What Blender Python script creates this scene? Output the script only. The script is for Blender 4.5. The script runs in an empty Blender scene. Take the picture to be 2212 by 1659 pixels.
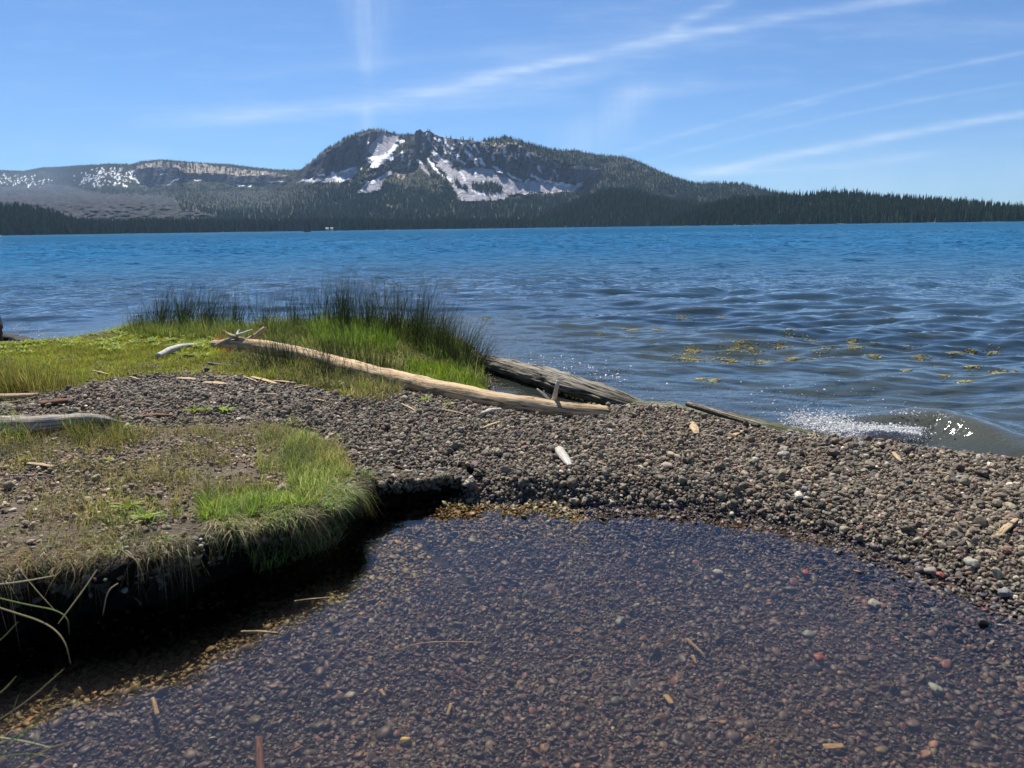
import bpy, math
import numpy as np
from mathutils import Vector
R = math.radians
rng = np.random.default_rng(11)
SC = bpy.context.scene
COL = SC.collection

# ------------------------------------------------------------------ camera
PITCH, ROLL, CAMH, FPX = R(12.4), R(0.80), 1.0, 1534.0      # measured in a 2212 x 1659 frame
cam_d = bpy.data.cameras.new('camera'); cam = bpy.data.objects.new('camera', cam_d); COL.objects.link(cam)
fw = np.array([0, math.cos(PITCH), -math.sin(PITCH)])
r0 = np.array([1.0, 0, 0]); u0 = np.array([0, math.sin(PITCH), math.cos(PITCH)])
RT = math.cos(ROLL)*r0 - math.sin(ROLL)*u0
UP = math.sin(ROLL)*r0 + math.cos(ROLL)*u0
from mathutils import Matrix
m = Matrix(((RT[0], UP[0], -fw[0], 0), (RT[1], UP[1], -fw[1], 0), (RT[2], UP[2], -fw[2], CAMH), (0, 0, 0, 1)))
cam.matrix_world = m
cam_d.sensor_width = 36; cam_d.lens = FPX/2212*36
cam_d.clip_start = 0.02; cam_d.clip_end = 60000
cam_d.dof.use_dof = True; cam_d.dof.focus_distance = 5.0; cam_d.dof.aperture_fstop = 8.0
SC.camera = cam

# ------------------------------------------------------------------ light
SUN_AZ, SUN_EL = R(-22), R(56)         # azimuth from +Y towards +X
sd = bpy.data.lights.new('sun', 'SUN'); so = bpy.data.objects.new('sun', sd); COL.objects.link(so)
sd.energy = 5.0; sd.angle = R(0.53); sd.color = (1.0, 0.95, 0.87)
sv = Vector((math.sin(SUN_AZ)*math.cos(SUN_EL), math.cos(SUN_AZ)*math.cos(SUN_EL), math.sin(SUN_EL)))
so.rotation_euler = sv.to_track_quat('Z', 'Y').to_euler()
SC.view_settings.view_transform = 'Standard'; SC.view_settings.look = 'None'
SC.view_settings.exposure = 0.62; SC.view_settings.gamma = 1.0; SC.view_settings.use_curve_mapping = False
SC.cycles.max_bounces = 10; SC.cycles.transparent_max_bounces = 24
SC.cycles.diffuse_bounces = 3; SC.cycles.glossy_bounces = 3
SC.cycles.caustics_reflective = False; SC.cycles.caustics_refractive = False
SC.cycles.sample_clamp_indirect = 4.0; SC.cycles.sample_clamp_direct = 30.0

class NT:
    """small node-building helper"""
    def __init__(s, tree): s.t = tree; s.n = tree.nodes; s.l = tree.links
    def new(s, typ, **kw):
        n = s.n.new(typ)
        for k, v in kw.items():
            if k == 'inp':
                for a, b in v.items(): s.put(n.inputs[a], b)
            else: setattr(n, k, v)
        return n
    def put(s, sock, v):
        if isinstance(v, bpy.types.NodeSocket): s.l.new(v, sock)
        elif isinstance(v, bpy.types.Node): s.l.new(v.outputs[0], sock)
        else: sock.default_value = v
    def m(s, op, a, b=None, c=None, clamp=False):
        n = s.n.new('ShaderNodeMath'); n.operation = op; n.use_clamp = clamp
        s.put(n.inputs[0], a)
        if b is not None: s.put(n.inputs[1], b)
        if c is not None: s.put(n.inputs[2], c)
        return n.outputs[0]
    def ss(s, x, a, b, lo=0.0, hi=1.0):
        n = s.n.new('ShaderNodeMapRange'); n.interpolation_type = 'SMOOTHSTEP'
        s.put(n.inputs[0], x); s.put(n.inputs[1], a); s.put(n.inputs[2], b); s.put(n.inputs[3], lo); s.put(n.inputs[4], hi)
        return n.outputs[0]
    def mix(s, f, a, b, blend='MIX'):
        n = s.n.new('ShaderNodeMix'); n.data_type = 'RGBA'; n.blend_type = blend
        s.put(n.inputs[0], f); s.put(n.inputs[6], a); s.put(n.inputs[7], b)
        return n.outputs[2]
    def noise(s, vec, scale, detail=4, rough=0.55, dist=0.0):
        n = s.n.new('ShaderNodeTexNoise'); s.put(n.inputs['Vector'], vec)
        n.inputs['Scale'].default_value = scale; n.inputs['Detail'].default_value = detail
        n.inputs['Roughness'].default_value = rough; n.inputs['Distortion'].default_value = dist
        return n
    def map(s, vec, scale=(1, 1, 1), loc=(0, 0, 0), rot=(0, 0, 0)):
        n = s.n.new('ShaderNodeMapping'); s.put(n.inputs[0], vec)
        n.inputs[1].default_value = loc; n.inputs[2].default_value = rot; n.inputs[3].default_value = scale
        return n.outputs[0]
    def attr(s, name): return s.new('ShaderNodeAttribute', attribute_name=name)

# ------------------------------------------------------------------ sky with thin cirrus and old contrails
def sky_xy(u, v):      # a direction of the sky as slopes (east, up) per unit north
    d = fw + (u-1106)/FPX*RT + (829.5-v)/FPX*UP
    return d[0]/d[1], d[2]/d[1]
W = bpy.data.worlds.new('World'); SC.world = W; W.use_nodes = True
wt = NT(W.node_tree); W.node_tree.nodes.clear()
sky = wt.new('ShaderNodeTexSky', sky_type='NISHITA', sun_disc=False, sun_elevation=SUN_EL, sun_rotation=SUN_AZ)
sky.altitude = 1900; sky.air_density = 1.0; sky.dust_density = 0.6; sky.ozone_density = 1.6
tc = wt.new('ShaderNodeTexCoord'); sp = wt.new('ShaderNodeSeparateXYZ', inp={0: tc.outputs['Generated']})
yy = wt.m('MAXIMUM', sp.outputs[1], 0.08)
X = wt.m('DIVIDE', sp.outputs[0], yy); Z = wt.m('DIVIDE', sp.outputs[2], yy)
XZ = wt.new('ShaderNodeCombineXYZ', inp={0: X, 1: Z}).outputs[0]
wn = wt.noise(XZ, 7.0, 6, 0.6).outputs[0]; wn2 = wt.noise(wt.map(XZ, (3, 22, 1), rot=(0, 0, R(-9))), 3.0, 6, 0.65).outputs[0]
wisp = wt.noise(wt.map(XZ, (30, 4, 1)), 2.2, 5, 0.6).outputs[0]
total = None
def streak(p0, p1, w0, w1, strength, bend=0.0, f0=0.15, f1=0.15, tex='wn2', hard=1.0):
    """soft band of cirrus from p0 to p1 (pixels of the 2212 frame turned to directions)"""
    global total
    x0, z0 = sky_xy(*p0); x1, z1 = sky_xy(*p1)
    L = math.hypot(x1-x0, z1-z0); ax, az = (x1-x0)/L, (z1-z0)/L
    s_ = wt.m('ADD', wt.m('MULTIPLY', X, ax/L), wt.m('MULTIPLY_ADD', Z, az/L, -(x0*ax+z0*az)/L))
    d_ = wt.m('ADD', wt.m('MULTIPLY', X, -az), wt.m('MULTIPLY_ADD', Z, ax, (x0*az-z0*ax)))
    if bend: d_ = wt.m('ADD', d_, wt.m('MULTIPLY', wt.m('MULTIPLY', s_, wt.m('SUBTRACT', 1.0, s_)), bend/FPX*4))
    d_ = wt.m('ADD', d_, wt.m('MULTIPLY', wt.m('SUBTRACT', wn, 0.5), 0.35*max(w0, w1)/FPX))
    w = wt.m('MULTIPLY_ADD', s_, 1.15*(w1-w0)/FPX, 1.15*w0/FPX); w = wt.m('MAXIMUM', w, 0.0006)
    q = wt.m('DIVIDE', d_, w); g = wt.m('EXPONENT', wt.m('MULTIPLY', wt.m('MULTIPLY', q, q), -hard))
    e = wt.m('MULTIPLY', wt.ss(s_, -f0, f0), wt.ss(s_, 1-f1, 1+f1, 1.0, 0.0))
    t = {'wn2': wn2, 'wisp': wisp, 'wn': wn}[tex]
    a = wt.m('MULTIPLY', wt.m('MULTIPLY', g, e), wt.m('MULTIPLY', wt.ss(t, 0.25, 0.72, 0.30, 1.05), strength*0.88))
    total = a if total is None else wt.m('ADD', total, a)
streak((330, 262), (1300, 165), 16, 13, 0.24, 2, 0.12, 0.1)
streak((420, 258), (1230, 212), 12, 10, 0.22, 0, 0.1, 0.15)
streak((820, 205), (1420, 112), 15, 9, 0.20, -4, 0.2, 0.1)
streak((950, 195), (2120, -25), 10, 8, 0.40, -16, 0.18, 0.05)
streak((1000, 160), (1700, 60), 40, 30, 0.08, 0, 0.2, 0.2)
streak((560, 150), (1420, 80), 14, 12, 0.10, 4, 0.2, 0.2)
streak((797, 165), (800, -40), 14, 50, 0.26, 0, 0.15, 0.05, 'wisp')
streak((790, 290), (792, 225), 22, 12, 0.22, 0, 0.2, 0.3, 'wisp')
streak((1448, 66), (1585, 2), 10, 10, 0.26, -5, 0.12, 0.1)
streak((1215, 315), (1400, 195), 42, 26, 0.24, 10, 0.25, 0.2, 'wisp')
streak((1330, 205), (1530, 180), 17, 13, 0.22, 0, 0.25, 0.3)
streak((1480, 186), (1720, 178), 8, 6, 0.14, 0, 0.2, 0.2)
streak((1480, 385), (2260, 238), 9, 7, 0.48, -6, 0.22, 0.02)
streak((1430, 372), (2050, 328), 9, 8, 0.22, 12, 0.2, 0.2)
streak((1340, 330), (2250, 105), 5, 4, 0.20, -12, 0.2, 0.05)
streak((1400, 350), (2200, 180), 4, 3, 0.16, -10, 0.2, 0.1)
streak((1620, 262), (1780, 218), 4, 4, 0.16, 0, 0.3, 0.3)
streak((1780, 62), (2260, 55), 18, 20, 0.13, 4, 0.25, 0.1)
streak((1250, 40), (1560, 40), 40, 40, 0.08, 0, 0.4, 0.4)
streak((1500, 410), (2400, 370), 46, 60, 0.26, 0, 0.3, 0.1, 'wn')
streak((200, 330), (360, 335), 16, 14, 0.14, 0, 0.4, 0.4, 'wn')
total = wt.m('MULTIPLY', total, wt.ss(sp.outputs[1], 0.1, 0.3))
veil = wt.m('MULTIPLY', wt.ss(wn2, 0.45, 0.8), 0.07)
total = wt.m('MINIMUM', wt.m('ADD', total, veil), 0.85)
SKYSTR = 0.070
skyc = wt.mix(1.0, sky.outputs[0], (0.56, 0.83, 1.12, 1), 'MULTIPLY')
cc = wt.mix(total, skyc, (8.2, 9.4, 10.6, 1))
bg = wt.new('ShaderNodeBackground', inp={0: cc, 1: SKYSTR}); wo = wt.new('ShaderNodeOutputWorld', inp={0: bg})

# ------------------------------------------------------------------ geometry helpers
def ray(u, v): return fw[None, :] + ((np.atleast_1d(u)-1106)/FPX)[:, None]*RT + ((829.5-np.atleast_1d(v))/FPX)[:, None]*UP
def P(u, v, z=0.0):
    d = ray(u, v)[0]; t = (z-CAMH)/d[2]
    return np.array([d[0]*t, d[1]*t, z])
def PD(u, v, dist):                      # the point of that sight line at horizontal distance dist
    d = ray(u, v)[0]; t = dist/math.hypot(d[0], d[1])
    return np.array([d[0]*t, d[1]*t, CAMH+d[2]*t])
def to_uv(x, y, z):
    x, y, z = np.broadcast_arrays(np.asarray(x, float), y, z); zz = z-CAMH
    w = x*fw[0]+y*fw[1]+zz*fw[2]; w = np.where(w < 1e-3, 1e-3, w)
    return 1106+FPX*(x*RT[0]+y*RT[1]+zz*RT[2])/w, 829.5-FPX*(x*UP[0]+y*UP[1]+zz*UP[2])/w
def hsh(ix, iy, seed):
    h = (ix.astype(np.int64)*374761393 + iy.astype(np.int64)*668265263 + seed*1274126177) & 0xffffffff
    h = ((h ^ (h >> 13))*1274126177) & 0xffffffff
    return ((h ^ (h >> 16)) & 0xffff)/65535.0
def vn(x, y, seed=0):
    x = np.asarray(x, float); y = np.asarray(y, float)
    ix = np.floor(x); iy = np.floor(y); fx = x-ix; fy = y-iy
    fx = fx*fx*(3-2*fx); fy = fy*fy*(3-2*fy)
    a = hsh(ix, iy, seed); b = hsh(ix+1, iy, seed); c = hsh(ix, iy+1, seed); d = hsh(ix+1, iy+1, seed)
    return (a*(1-fx)+b*fx)*(1-fy)+(c*(1-fx)+d*fx)*fy
def fbm(x, y, seed=0, o=4, g=0.5):
    s = 0; a = 1; n = 0
    for i in range(o): s = s+a*vn(x*2**i+17.3*i, y*2**i-9.1*i, seed+i); n += a; a *= g
    return s/n
def ridged(x, y, seed=0, o=4):
    s = 0; a = 1; n = 0
    for i in range(o): s = s+a*(1-np.abs(2*vn(x*2**i+7.7*i, y*2**i+3.1*i, seed+i)-1)); n += a; a *= 0.5
    return s/n
def sst(x, a, b): t = np.clip((x-a)/(b-a), 0, 1); return t*t*(3-2*t)
def inpoly(x, y, poly):
    x = np.asarray(x); y = np.asarray(y); c = np.zeros(x.shape, bool); n = len(poly)
    for i in range(n):
        x1, y1 = poly[i]; x2, y2 = poly[(i+1) % n]
        if y1 == y2: continue
        c ^= ((y1 > y) != (y2 > y)) & (x < (x2-x1)*(y-y1)/(y2-y1)+x1)
    return c
def segdist(x, y, pl, vals=None):
    """distance to polyline, its nearest outward normal and interpolated value"""
    best = np.full(np.shape(x), 1e9); val = np.zeros(np.shape(x))
    for i in range(len(pl)-1):
        ax, ay = pl[i][:2]; bx, by = pl[i+1][:2]; dx, dy = bx-ax, by-ay; L2 = dx*dx+dy*dy+1e-12
        t = np.clip(((x-ax)*dx+(y-ay)*dy)/L2, 0, 1); d = np.hypot(x-ax-t*dx, y-ay-t*dy)
        k = d < best; best = np.where(k, d, best)
        if vals is not None: val = np.where(k, vals[i]+(vals[i+1]-vals[i])*t, val)
    return (best, val) if vals is not None else best
def chaikin(pl, n=2):
    pl = [np.array(p, float) for p in pl]
    for _ in range(n):
        q = [pl[0]]
        for a, b in zip(pl[:-1], pl[1:]): q += [0.75*a+0.25*b, 0.25*a+0.75*b]
        q.append(pl[-1]); pl = q
    return pl

def mesh(name, V, F, mat, parent=None, col=None, smooth=True, attrs=None, link=True):
    """one mesh object from numpy arrays; F is (n,3) or (n,4)"""
    V = np.asarray(V, np.float32); me = bpy.data.meshes.new(name)
    Fs = F if isinstance(F, list) else [F]
    Fs = [np.asarray(f, np.int32) for f in Fs if len(f)]
    nl = sum(f.size for f in Fs); npoly = sum(len(f) for f in Fs)
    me.vertices.add(len(V)); me.vertices.foreach_set('co', V.ravel())
    me.loops.add(nl); me.loops.foreach_set('vertex_index', np.concatenate([f.ravel() for f in Fs]))
    st = []; o = 0
    for f in Fs: st.append(o+np.arange(len(f))*f.shape[1]); o += f.size
    me.polygons.add(npoly); me.polygons.foreach_set('loop_start', np.concatenate(st).astype(np.int32))
    me.polygons.foreach_set('use_smooth', np.full(npoly, smooth))
    me.update(calc_edges=True)
    if col is not None:
        c = np.ones((len(V), 4), np.float32); c[:, :3] = col
        me.attributes.new('col', 'FLOAT_COLOR', 'POINT').data.foreach_set('color', c.ravel())
    for k, a in (attrs or {}).items():
        a = np.asarray(a, np.float32)
        if a.ndim == 1: me.attributes.new(k, 'FLOAT', 'POINT').data.foreach_set('value', a)
        else: me.attributes.new(k, 'FLOAT_VECTOR', 'POINT').data.foreach_set('vector', a.ravel())
    if mat: me.materials.append(mat)
    ob = bpy.data.objects.new(name, me)
    if link: COL.objects.link(ob)
    if parent: ob.parent = parent
    return ob
def gridf(nr, nc):
    i = np.arange(nr-1)[:, None]*nc+np.arange(nc-1)[None, :]
    return np.stack([i, i+1, i+nc+1, i+nc], -1).reshape(-1, 4)
def tag(o, label=None, cat=None, group=None, kind=None):
    if label: o['label'] = label
    if cat: o['category'] = cat
    if group: o['group'] = group
    if kind: o['kind'] = kind
    return o
def empty(name, loc, label, cat, group=None):
    o = bpy.data.objects.new(name, None); COL.objects.link(o); o.location = loc; o.empty_display_size = .1
    return tag(o, label, cat, group)
def reloc(o, loc):                         # put the origin of a mesh built in world space at loc
    loc = np.array(loc, np.float32); me = o.data; n = len(me.vertices)
    c = np.empty(n*3, np.float32); me.vertices.foreach_get('co', c); c = (c.reshape(-1, 3)-loc).ravel()
    me.vertices.foreach_set('co', c); me.update(); o.location = loc.tolist()
    return o

# ------------------------------------------------------------------ materials
def material(name):
    m_ = bpy.data.materials.new(name); m_.use_nodes = True; t = NT(m_.node_tree); m_.node_tree.nodes.clear()
    out = t.new('ShaderNodeOutputMaterial'); return m_, t, out
def mat_attr(name, rough=0.85, spec=0.3, noise=0.0, nscale=40, bump=0.0, bscale=200, transl=0.0, bdist=0.002):
    m_, t, out = material(name); c = t.attr('col').outputs[0]
    g = t.new('ShaderNodeNewGeometry').outputs['Position']
    if noise:
        n = t.noise(g, nscale, 5, 0.6).outputs[0]
        c = t.mix(1.0, c, t.new('ShaderNodeCombineColor', inp={0: t.ss(n, 0.2, 0.8, 1-noise, 1+noise), 1: t.ss(n, 0.2, 0.8, 1-noise, 1+noise), 2: t.ss(n, 0.2, 0.8, 1-noise, 1+noise)}).outputs[0], 'MULTIPLY')
    b = t.new('ShaderNodeBsdfPrincipled', inp={'Base Color': c, 'Roughness': rough, 'Specular IOR Level': spec})
    if bump:
        bn = t.new('ShaderNodeBump', inp={'Strength': bump, 'Distance': bdist, 'Height': t.noise(g, bscale, 4, 0.6).outputs[0]})
        t.put(b.inputs['Normal'], bn)
    s = b.outputs[0]
    if transl:
        tr = t.new('ShaderNodeBsdfTranslucent', inp={0: t.mix(1.0, c, (1.18, 1.22, 0.70, 1), 'MULTIPLY')})
        s = t.new('ShaderNodeMixShader', inp={0: transl, 1: s, 2: tr.outputs[0]}).outputs[0]
    t.put(out.inputs[0], s); return m_
M_stone = mat_attr('stone', 0.8, 0.35, 0.35, 130, 0.5, 500, bdist=0.001)
M_wet = mat_attr('wet_stone', 0.5, 0.3, 0.3, 130)
M_grass = mat_attr('grass_blade', 0.55, 0.35, 0.0, transl=0.45)
M_rush = mat_attr('rush_stem', 0.5, 0.4, 0.0, transl=0.42)
M_soil = mat_attr('soil', 0.95, 0.1, 0.5, 60, 1.0, 110, bdist=0.02)
M_conifer = mat_attr('conifer_needles', 0.8, 0.2, 0.25, 0.2)
M_hill = mat_attr('mountain_ground', 0.95, 0.1, 0.25, 0.03, 0.8, 0.05, bdist=14.0)
def mat_wood(name, base, dark, crack=0.5, cscale=1.0, moss=0.0, rough=0.75, stain=None, grain=1.0):
    """lw = (length along, around, radius) drives grain and checks"""
    m_, t, out = material(name); lw = t.attr('lw').outputs[1]
    pos = t.new('ShaderNodeNewGeometry').outputs['Position']
    g1 = t.noise(t.map(lw, (3*cscale, 60*cscale, 1)), 3.0, 6, 0.65).outputs[0]
    g2 = t.noise(t.map(lw, (1.2*cscale, 22*cscale, 1)), 2.0, 4, 0.6, 0.3).outputs[0]
    ck = t.m('MULTIPLY', t.ss(t.m('ABSOLUTE', t.m('SUBTRACT', g2, 0.5)), 0.0, 0.032, 1.0, 0.0), crack)
    c = t.mix(t.ss(g1, 0.3, 0.7), dark, base)
    big = t.noise(pos, 9, 4).outputs[0]
    c = t.mix(t.ss(big, 0.35, 0.7, 0.0, 0.45), c, stain or tuple(x*0.6 for x in base[:3])+(1,))
    c = t.mix(ck, c, tuple(x*0.18 for x in dark[:3])+(1,))
    if moss:
        nz = t.new('ShaderNodeSeparateXYZ', inp={0: pos})
        mm = t.m('MULTIPLY', t.ss(t.noise(pos, 22, 5).outputs[0], 0.42, 0.6), t.ss(nz.outputs[2], 0.0, 0.075, moss, 0.0))
        c = t.mix(mm, c, (0.10, 0.12, 0.015, 1))
    bn = t.new('ShaderNodeBump', inp={'Strength': 0.8, 'Distance': 0.004*grain, 'Height': t.m('SUBTRACT', t.m('MULTIPLY', g1, 0.5), ck)})
    b = t.new('ShaderNodeBsdfPrincipled', inp={'Base Color': c, 'Roughness': rough, 'Specular IOR Level': 0.3, 'Normal': bn})
    t.put(out.inputs[0], b.outputs[0]); return m_
M_tan = mat_wood('bleached_wood', (0.64, 0.46, 0.25, 1), (0.44, 0.29, 0.15, 1), 0.8, grain=1.6, stain=(0.42, 0.33, 0.22, 1))
M_pale = mat_wood('silver_wood', (0.50, 0.44, 0.36, 1), (0.27, 0.23, 0.19, 1), 0.8, 0.8, grain=2.0, stain=(0.22, 0.19, 0.15, 1))
M_white = mat_wood('white_wood', (0.66, 0.62, 0.55, 1), (0.45, 0.40, 0.34, 1), 0.2, 2.0)
M_grey = mat_wood('weathered_wood', (0.36, 0.32, 0.25, 1), (0.085, 0.075, 0.06, 1), 1.0, 0.8, moss=0.9, grain=5.0, rough=0.85, stain=(0.16, 0.15, 0.12, 1))
M_chip = mat_wood('wood_chip', (0.66, 0.50, 0.29, 1), (0.38, 0.25, 0.12, 1), 0.3, 4.0)
M_dark = mat_wood('dark_wet_wood', (0.10, 0.075, 0.055, 1), (0.05, 0.04, 0.03, 1), 0.6, 2.0, rough=0.5)
M_bark = mat_wood('red_bark', (0.28, 0.13, 0.06, 1), (0.14, 0.06, 0.03, 1), 0.5, 3.0)
# ================================================================== far shore, hills and mountain
def Z1(*p): return [(x/3, 230.4+y/3) for x, y in p]
def Z2(*p): return [(614.5+x/3, 230.4+y/3) for x, y in p]
def vwater(u): return 507.4-0.01396*np.asarray(u, float)
sky_pts = [(-600, 372), (-300, 366)]+Z1((0,412),(150,418),(270,395),(400,390),(500,382),(620,378),(700,370),(850,375),(920,355),(1050,345),(1150,352),(1300,365),(1500,375),(1650,395),(1800,410),(1900,414)) \
  + Z2((0,415),(60,412),(100,412),(130,390),(170,362),(200,340),(250,290),(300,260),(360,228),(400,205),(450,183),(500,165),(540,152),(570,148),(640,152),(700,170),(750,185),(800,180),(840,178),(852,155),(868,152),(878,143),(892,158),(905,166),(925,155),(960,168),(1000,190),(1060,205),(1100,208),(1150,215),(1200,214),(1240,225),(1280,227),(1350,208),(1440,198),(1500,215),(1600,245),(1700,270),(1800,290),(1880,283),(1950,300),(2050,315)) \
  + [(1306,336),(1351,339),(1388,353),(1429,372),(1470,388),(1502,397),(1551,396),(1613,400),(1654,411),(1700,422),(1800,440),(1950,452),(2200,455),(2800,452)]
SKU, SKV = np.array(sky_pts).T
TREE_COL = (0.056, 0.086, 0.036)

def blur(a, k, ax):
    if k < 1: return a
    w = np.hanning(2*k+3)[1:-1]; w /= w.sum()
    p = [(0, 0), (0, 0)]; p[ax] = (k, k); b = np.pad(a, p, mode='edge')
    return np.apply_along_axis(lambda r_: np.convolve(r_, w, 'valid'), ax, b)

nC, nRw = 1500, 250
U = np.linspace(-620, 2830, nC)[None, :].repeat(nRw, 0)
T = np.linspace(0, 1, nRw)[:, None]
base_v = vwater(U)+2.2; top_v = np.interp(U[0], SKU, SKV)[None, :]
Vv = base_v+(top_v-base_v)*T
jx = (vn(U/7, Vv/7, 5)-0.5)*5+(vn(U/2.5, Vv/2.5, 6)-0.5)*2.5; jy = (vn(U/6, Vv/6, 7)-0.5)*5+(vn(U/2.5, Vv/2.5, 8)-0.5)*2.5
Uj, Vj = U+jx, Vv+jy
def reg(polys): 
    k = np.zeros(U.shape, bool)
    for p in polys: k |= inpoly(Uj, Vj, p)
    return k
scree = reg([Z2((640,160),(700,180),(745,190),(740,230),(690,290),(660,330),(600,330),(540,300),(560,240),(610,200)),
  Z2((60,493),(130,475),(200,465),(300,440),(350,430),(460,395),(470,430),(430,480),(330,492),(200,492)),
  Z2((480,560),(500,520),(600,460),(700,400),(690,440),(640,480),(620,540),(560,555)),
  Z2((940,270),(1000,330),(1060,365),(1120,405),(1240,390),(1330,400),(1400,440),(1500,480),(1560,498),(1620,475),(1700,490),(1850,515),(1920,490),(1960,455),(1925,520),(1860,553),(1700,558),(1600,562),(1480,572),(1440,578),(1410,602),(1240,617),(1140,612),(1120,575),(1090,515),(1060,455),(1000,395),(950,325)),
  Z2((855,330),(900,370),(950,440),(940,455),(890,400)), Z2((1290,255),(1440,262),(1440,300),(1380,330),(1330,300))])
cliff = reg([Z2((110,405),(200,345),(310,268),(400,222),(500,180),(570,155),(640,158),(610,200),(560,240),(540,300),(530,360),(460,398),(350,432),(300,447),(200,462),(110,472)),
  Z2((820,190),(850,150),(880,140),(925,160),(935,260),(965,330),(930,330),(880,300),(840,250)),
  Z2((925,160),(1060,205),(1250,225),(1330,262),(1500,245),(1600,300),(1800,365),(1950,385),(2040,405),(2010,460),(1930,490),(1850,513),(1700,487),(1620,472),(1560,497),(1480,462),(1380,412),(1330,400),(1240,395),(1110,400),(1060,362),(980,322),(935,270)),
  Z2((690,395),(700,330),(760,300),(850,270),(860,330),(880,400),(800,420)), Z2((500,470),(640,380),(690,370),(690,400),(600,450),(520,490)),
  Z1((860,400),(1000,385),(1150,400),(1180,430),(1500,440),(1850,455),(1840,500),(1600,498),(1500,488),(1250,465),(1150,480),(1080,505),(930,500),(890,460))])
tanr = reg([Z2((1270,228),(1400,240),(1500,232),(1560,285),(1650,325),(1800,375),(1950,385),(2030,405),(1940,410),(1780,395),(1600,320),(1540,270),(1450,262),(1290,252)),
  Z1((890,375),(1050,352),(1200,362),(1500,398),(1800,430),(1870,455),(1500,445),(1170,425),(1000,395),(880,402)),
  Z2((640,640),(700,625),(750,640),(745,665),(650,662)), Z2((1770,690),(1900,610),(2000,600),(2080,640),(1960,680),(1850,700)),
  Z2((700,395),(760,330),(840,330),(800,400),(770,480),(720,460))])
lava = reg([Z1((-900,500),(0,520),(230,505),(420,510),(600,555),(750,572),(1050,580),(1120,598),(1155,640),(1170,672),(1300,682),(1400,705),(1460,722),(1300,745),(800,770),(500,770),(200,700),(-900,690))])
snow = np.zeros(U.shape, bool)
def sn(pts, w, z=Z2):
    global snow
    snow |= segdist(Uj, Vj, z(*(pts if len(pts) > 1 else pts*2))) < w/3*(0.80 if z is Z2 else 0.30)
for pts, w in [([(1035,205),(1050,235),(1085,275)],10),([(960,290),(1010,335),(1080,365)],12),([(1115,310),(1135,350),(1165,365)],10),([(1170,280),(1210,320),(1250,375)],13),([(1270,345),(1300,378)],15),([(1360,395),(1410,430)],10),([(1450,435),(1500,465),(1540,490)],9),([(1560,492),(1590,472)],6),([(1600,445),(1660,475),(1740,495),(1860,512)],10),([(935,340),(980,405)],14),([(985,420),(1000,440)],6),([(932,180),(938,210)],15),([(965,180),(990,212)],8),([(865,345),(895,370)],9),([(1045,435),(1072,475)],9),([(1135,420),(1170,470)],6),([(1215,545),(1300,572)],7),([(1332,538)],12),([(1425,270),(1435,325)],8),([(1352,318),(1354,345)],11),([(690,340),(690,290),(720,250)],18),([(735,220),(770,225)],16),([(770,290),(765,345)],9),([(550,345),(600,332),(660,325)],22),([(570,385),(640,345)],20),([(600,282)],9),([(545,235)],10),([(315,430),(345,470),(375,470)],17),([(350,432),(410,410),(462,392)],10),([(110,478),(180,475)],9),([(460,430),(465,410)],8),([(220,447),(250,440)],9),([(570,490),(620,462)],7),([(480,548),(540,495)],9),([(880,290)],9),([(1100,245)],8),([(1062,290),(1097,327)],6),([(1235,430),(1240,445)],6),([(500,400)],10),([(540,410)],8),([(655,300)],9),([(1380,285)],6),([(1590,318)],9),([(1150,230),(1155,245)],7),([(1005,215),(1030,260),(1045,300)],6),([(1185,240),(1215,285)],6),([(1235,250),(1262,300)],5),([(1300,265),(1318,300)],6),([(1495,300),(1510,350)],5),([(1640,380),(1665,430)],5),([(1750,420),(1772,465)],5),([(900,235),(905,280)],5),([(960,240),(985,285)],6),([(820,330),(812,380)],5),([(1290,480),(1310,510)],5),([(1010,420),(1030,450)],5)]: sn(pts, w)
for pts, w in [([(1040,440),(1085,435)],7),([(930,500),(1010,508),(1080,510)],8),([(1090,508),(1150,468)],16),([(1480,492),(1530,505),(1625,516)],14),([(1200,472),(1300,480)],6),([(850,462),(900,492)],14),([(1700,430),(1720,450)],7),([(1740,490),(1830,482)],7),([(1370,510)],8),([(230,585)],7)]: sn(pts, w, Z1)
r5 = np.random.default_rng(5)
for _ in range(190):
    x = r5.choice([r5.normal(700, 75), r5.normal(600, 60), r5.normal(800, 50)]); y = 385+135*r5.beta(1.6, 1.5)
    if y < 385+(abs(x-690))*0.12: continue
    sn([(x, y), (x+r5.uniform(-8, 8), y+r5.uniform(3, 12))], r5.uniform(5, 13), Z1)
for _ in range(90):
    x = r5.choice([r5.normal(40, 60), r5.normal(190, 60)]); y = r5.normal(475, 20); sn([(x, y), (x+r5.uniform(-5, 5), y+r5.uniform(3, 12))], r5.uniform(4, 9), Z1)

# local steepness of the ground (degrees), integrated upwards from the shore
el = np.arctan((vwater(U)-Vv)/FPX)
S = np.full(U.shape, 19.0)
S = np.where((vwater(U)-Vv) < 22, 6.0, np.where((vwater(U)-Vv) < 48, 8.5, S))
left = 1-sst(U, 560, 760)
S = S*(1-left)+left*np.where((vwater(U)-Vv) < 60, 4.6, np.where((vwater(U)-Vv) < 88, 7.5, 22))
S = np.where(lava, 4.3+2.0*(Vv > 440), S)
S = np.where(scree, 33, S); S = np.where(cliff, 64, S)
S = blur(blur(S, 3, 0), 5, 1)
Dsh = np.interp(U[0], [-620, 0, 520, 1100, 1300, 2830], [1750, 1850, 1950, 2000, 2100, 2300])
r = Dsh.copy(); Rr = np.empty(U.shape); Rr[0] = r
for i in range(1, nRw):
    d_el = el[i]-el[i-1]; tn = np.tan(np.radians(S[i]))-np.tan(el[i])
    r = r+r*d_el/np.cos(el[i])**2/np.maximum(tn, 0.028); Rr[i] = r
Rr = blur(Rr, 8, 1)
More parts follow.
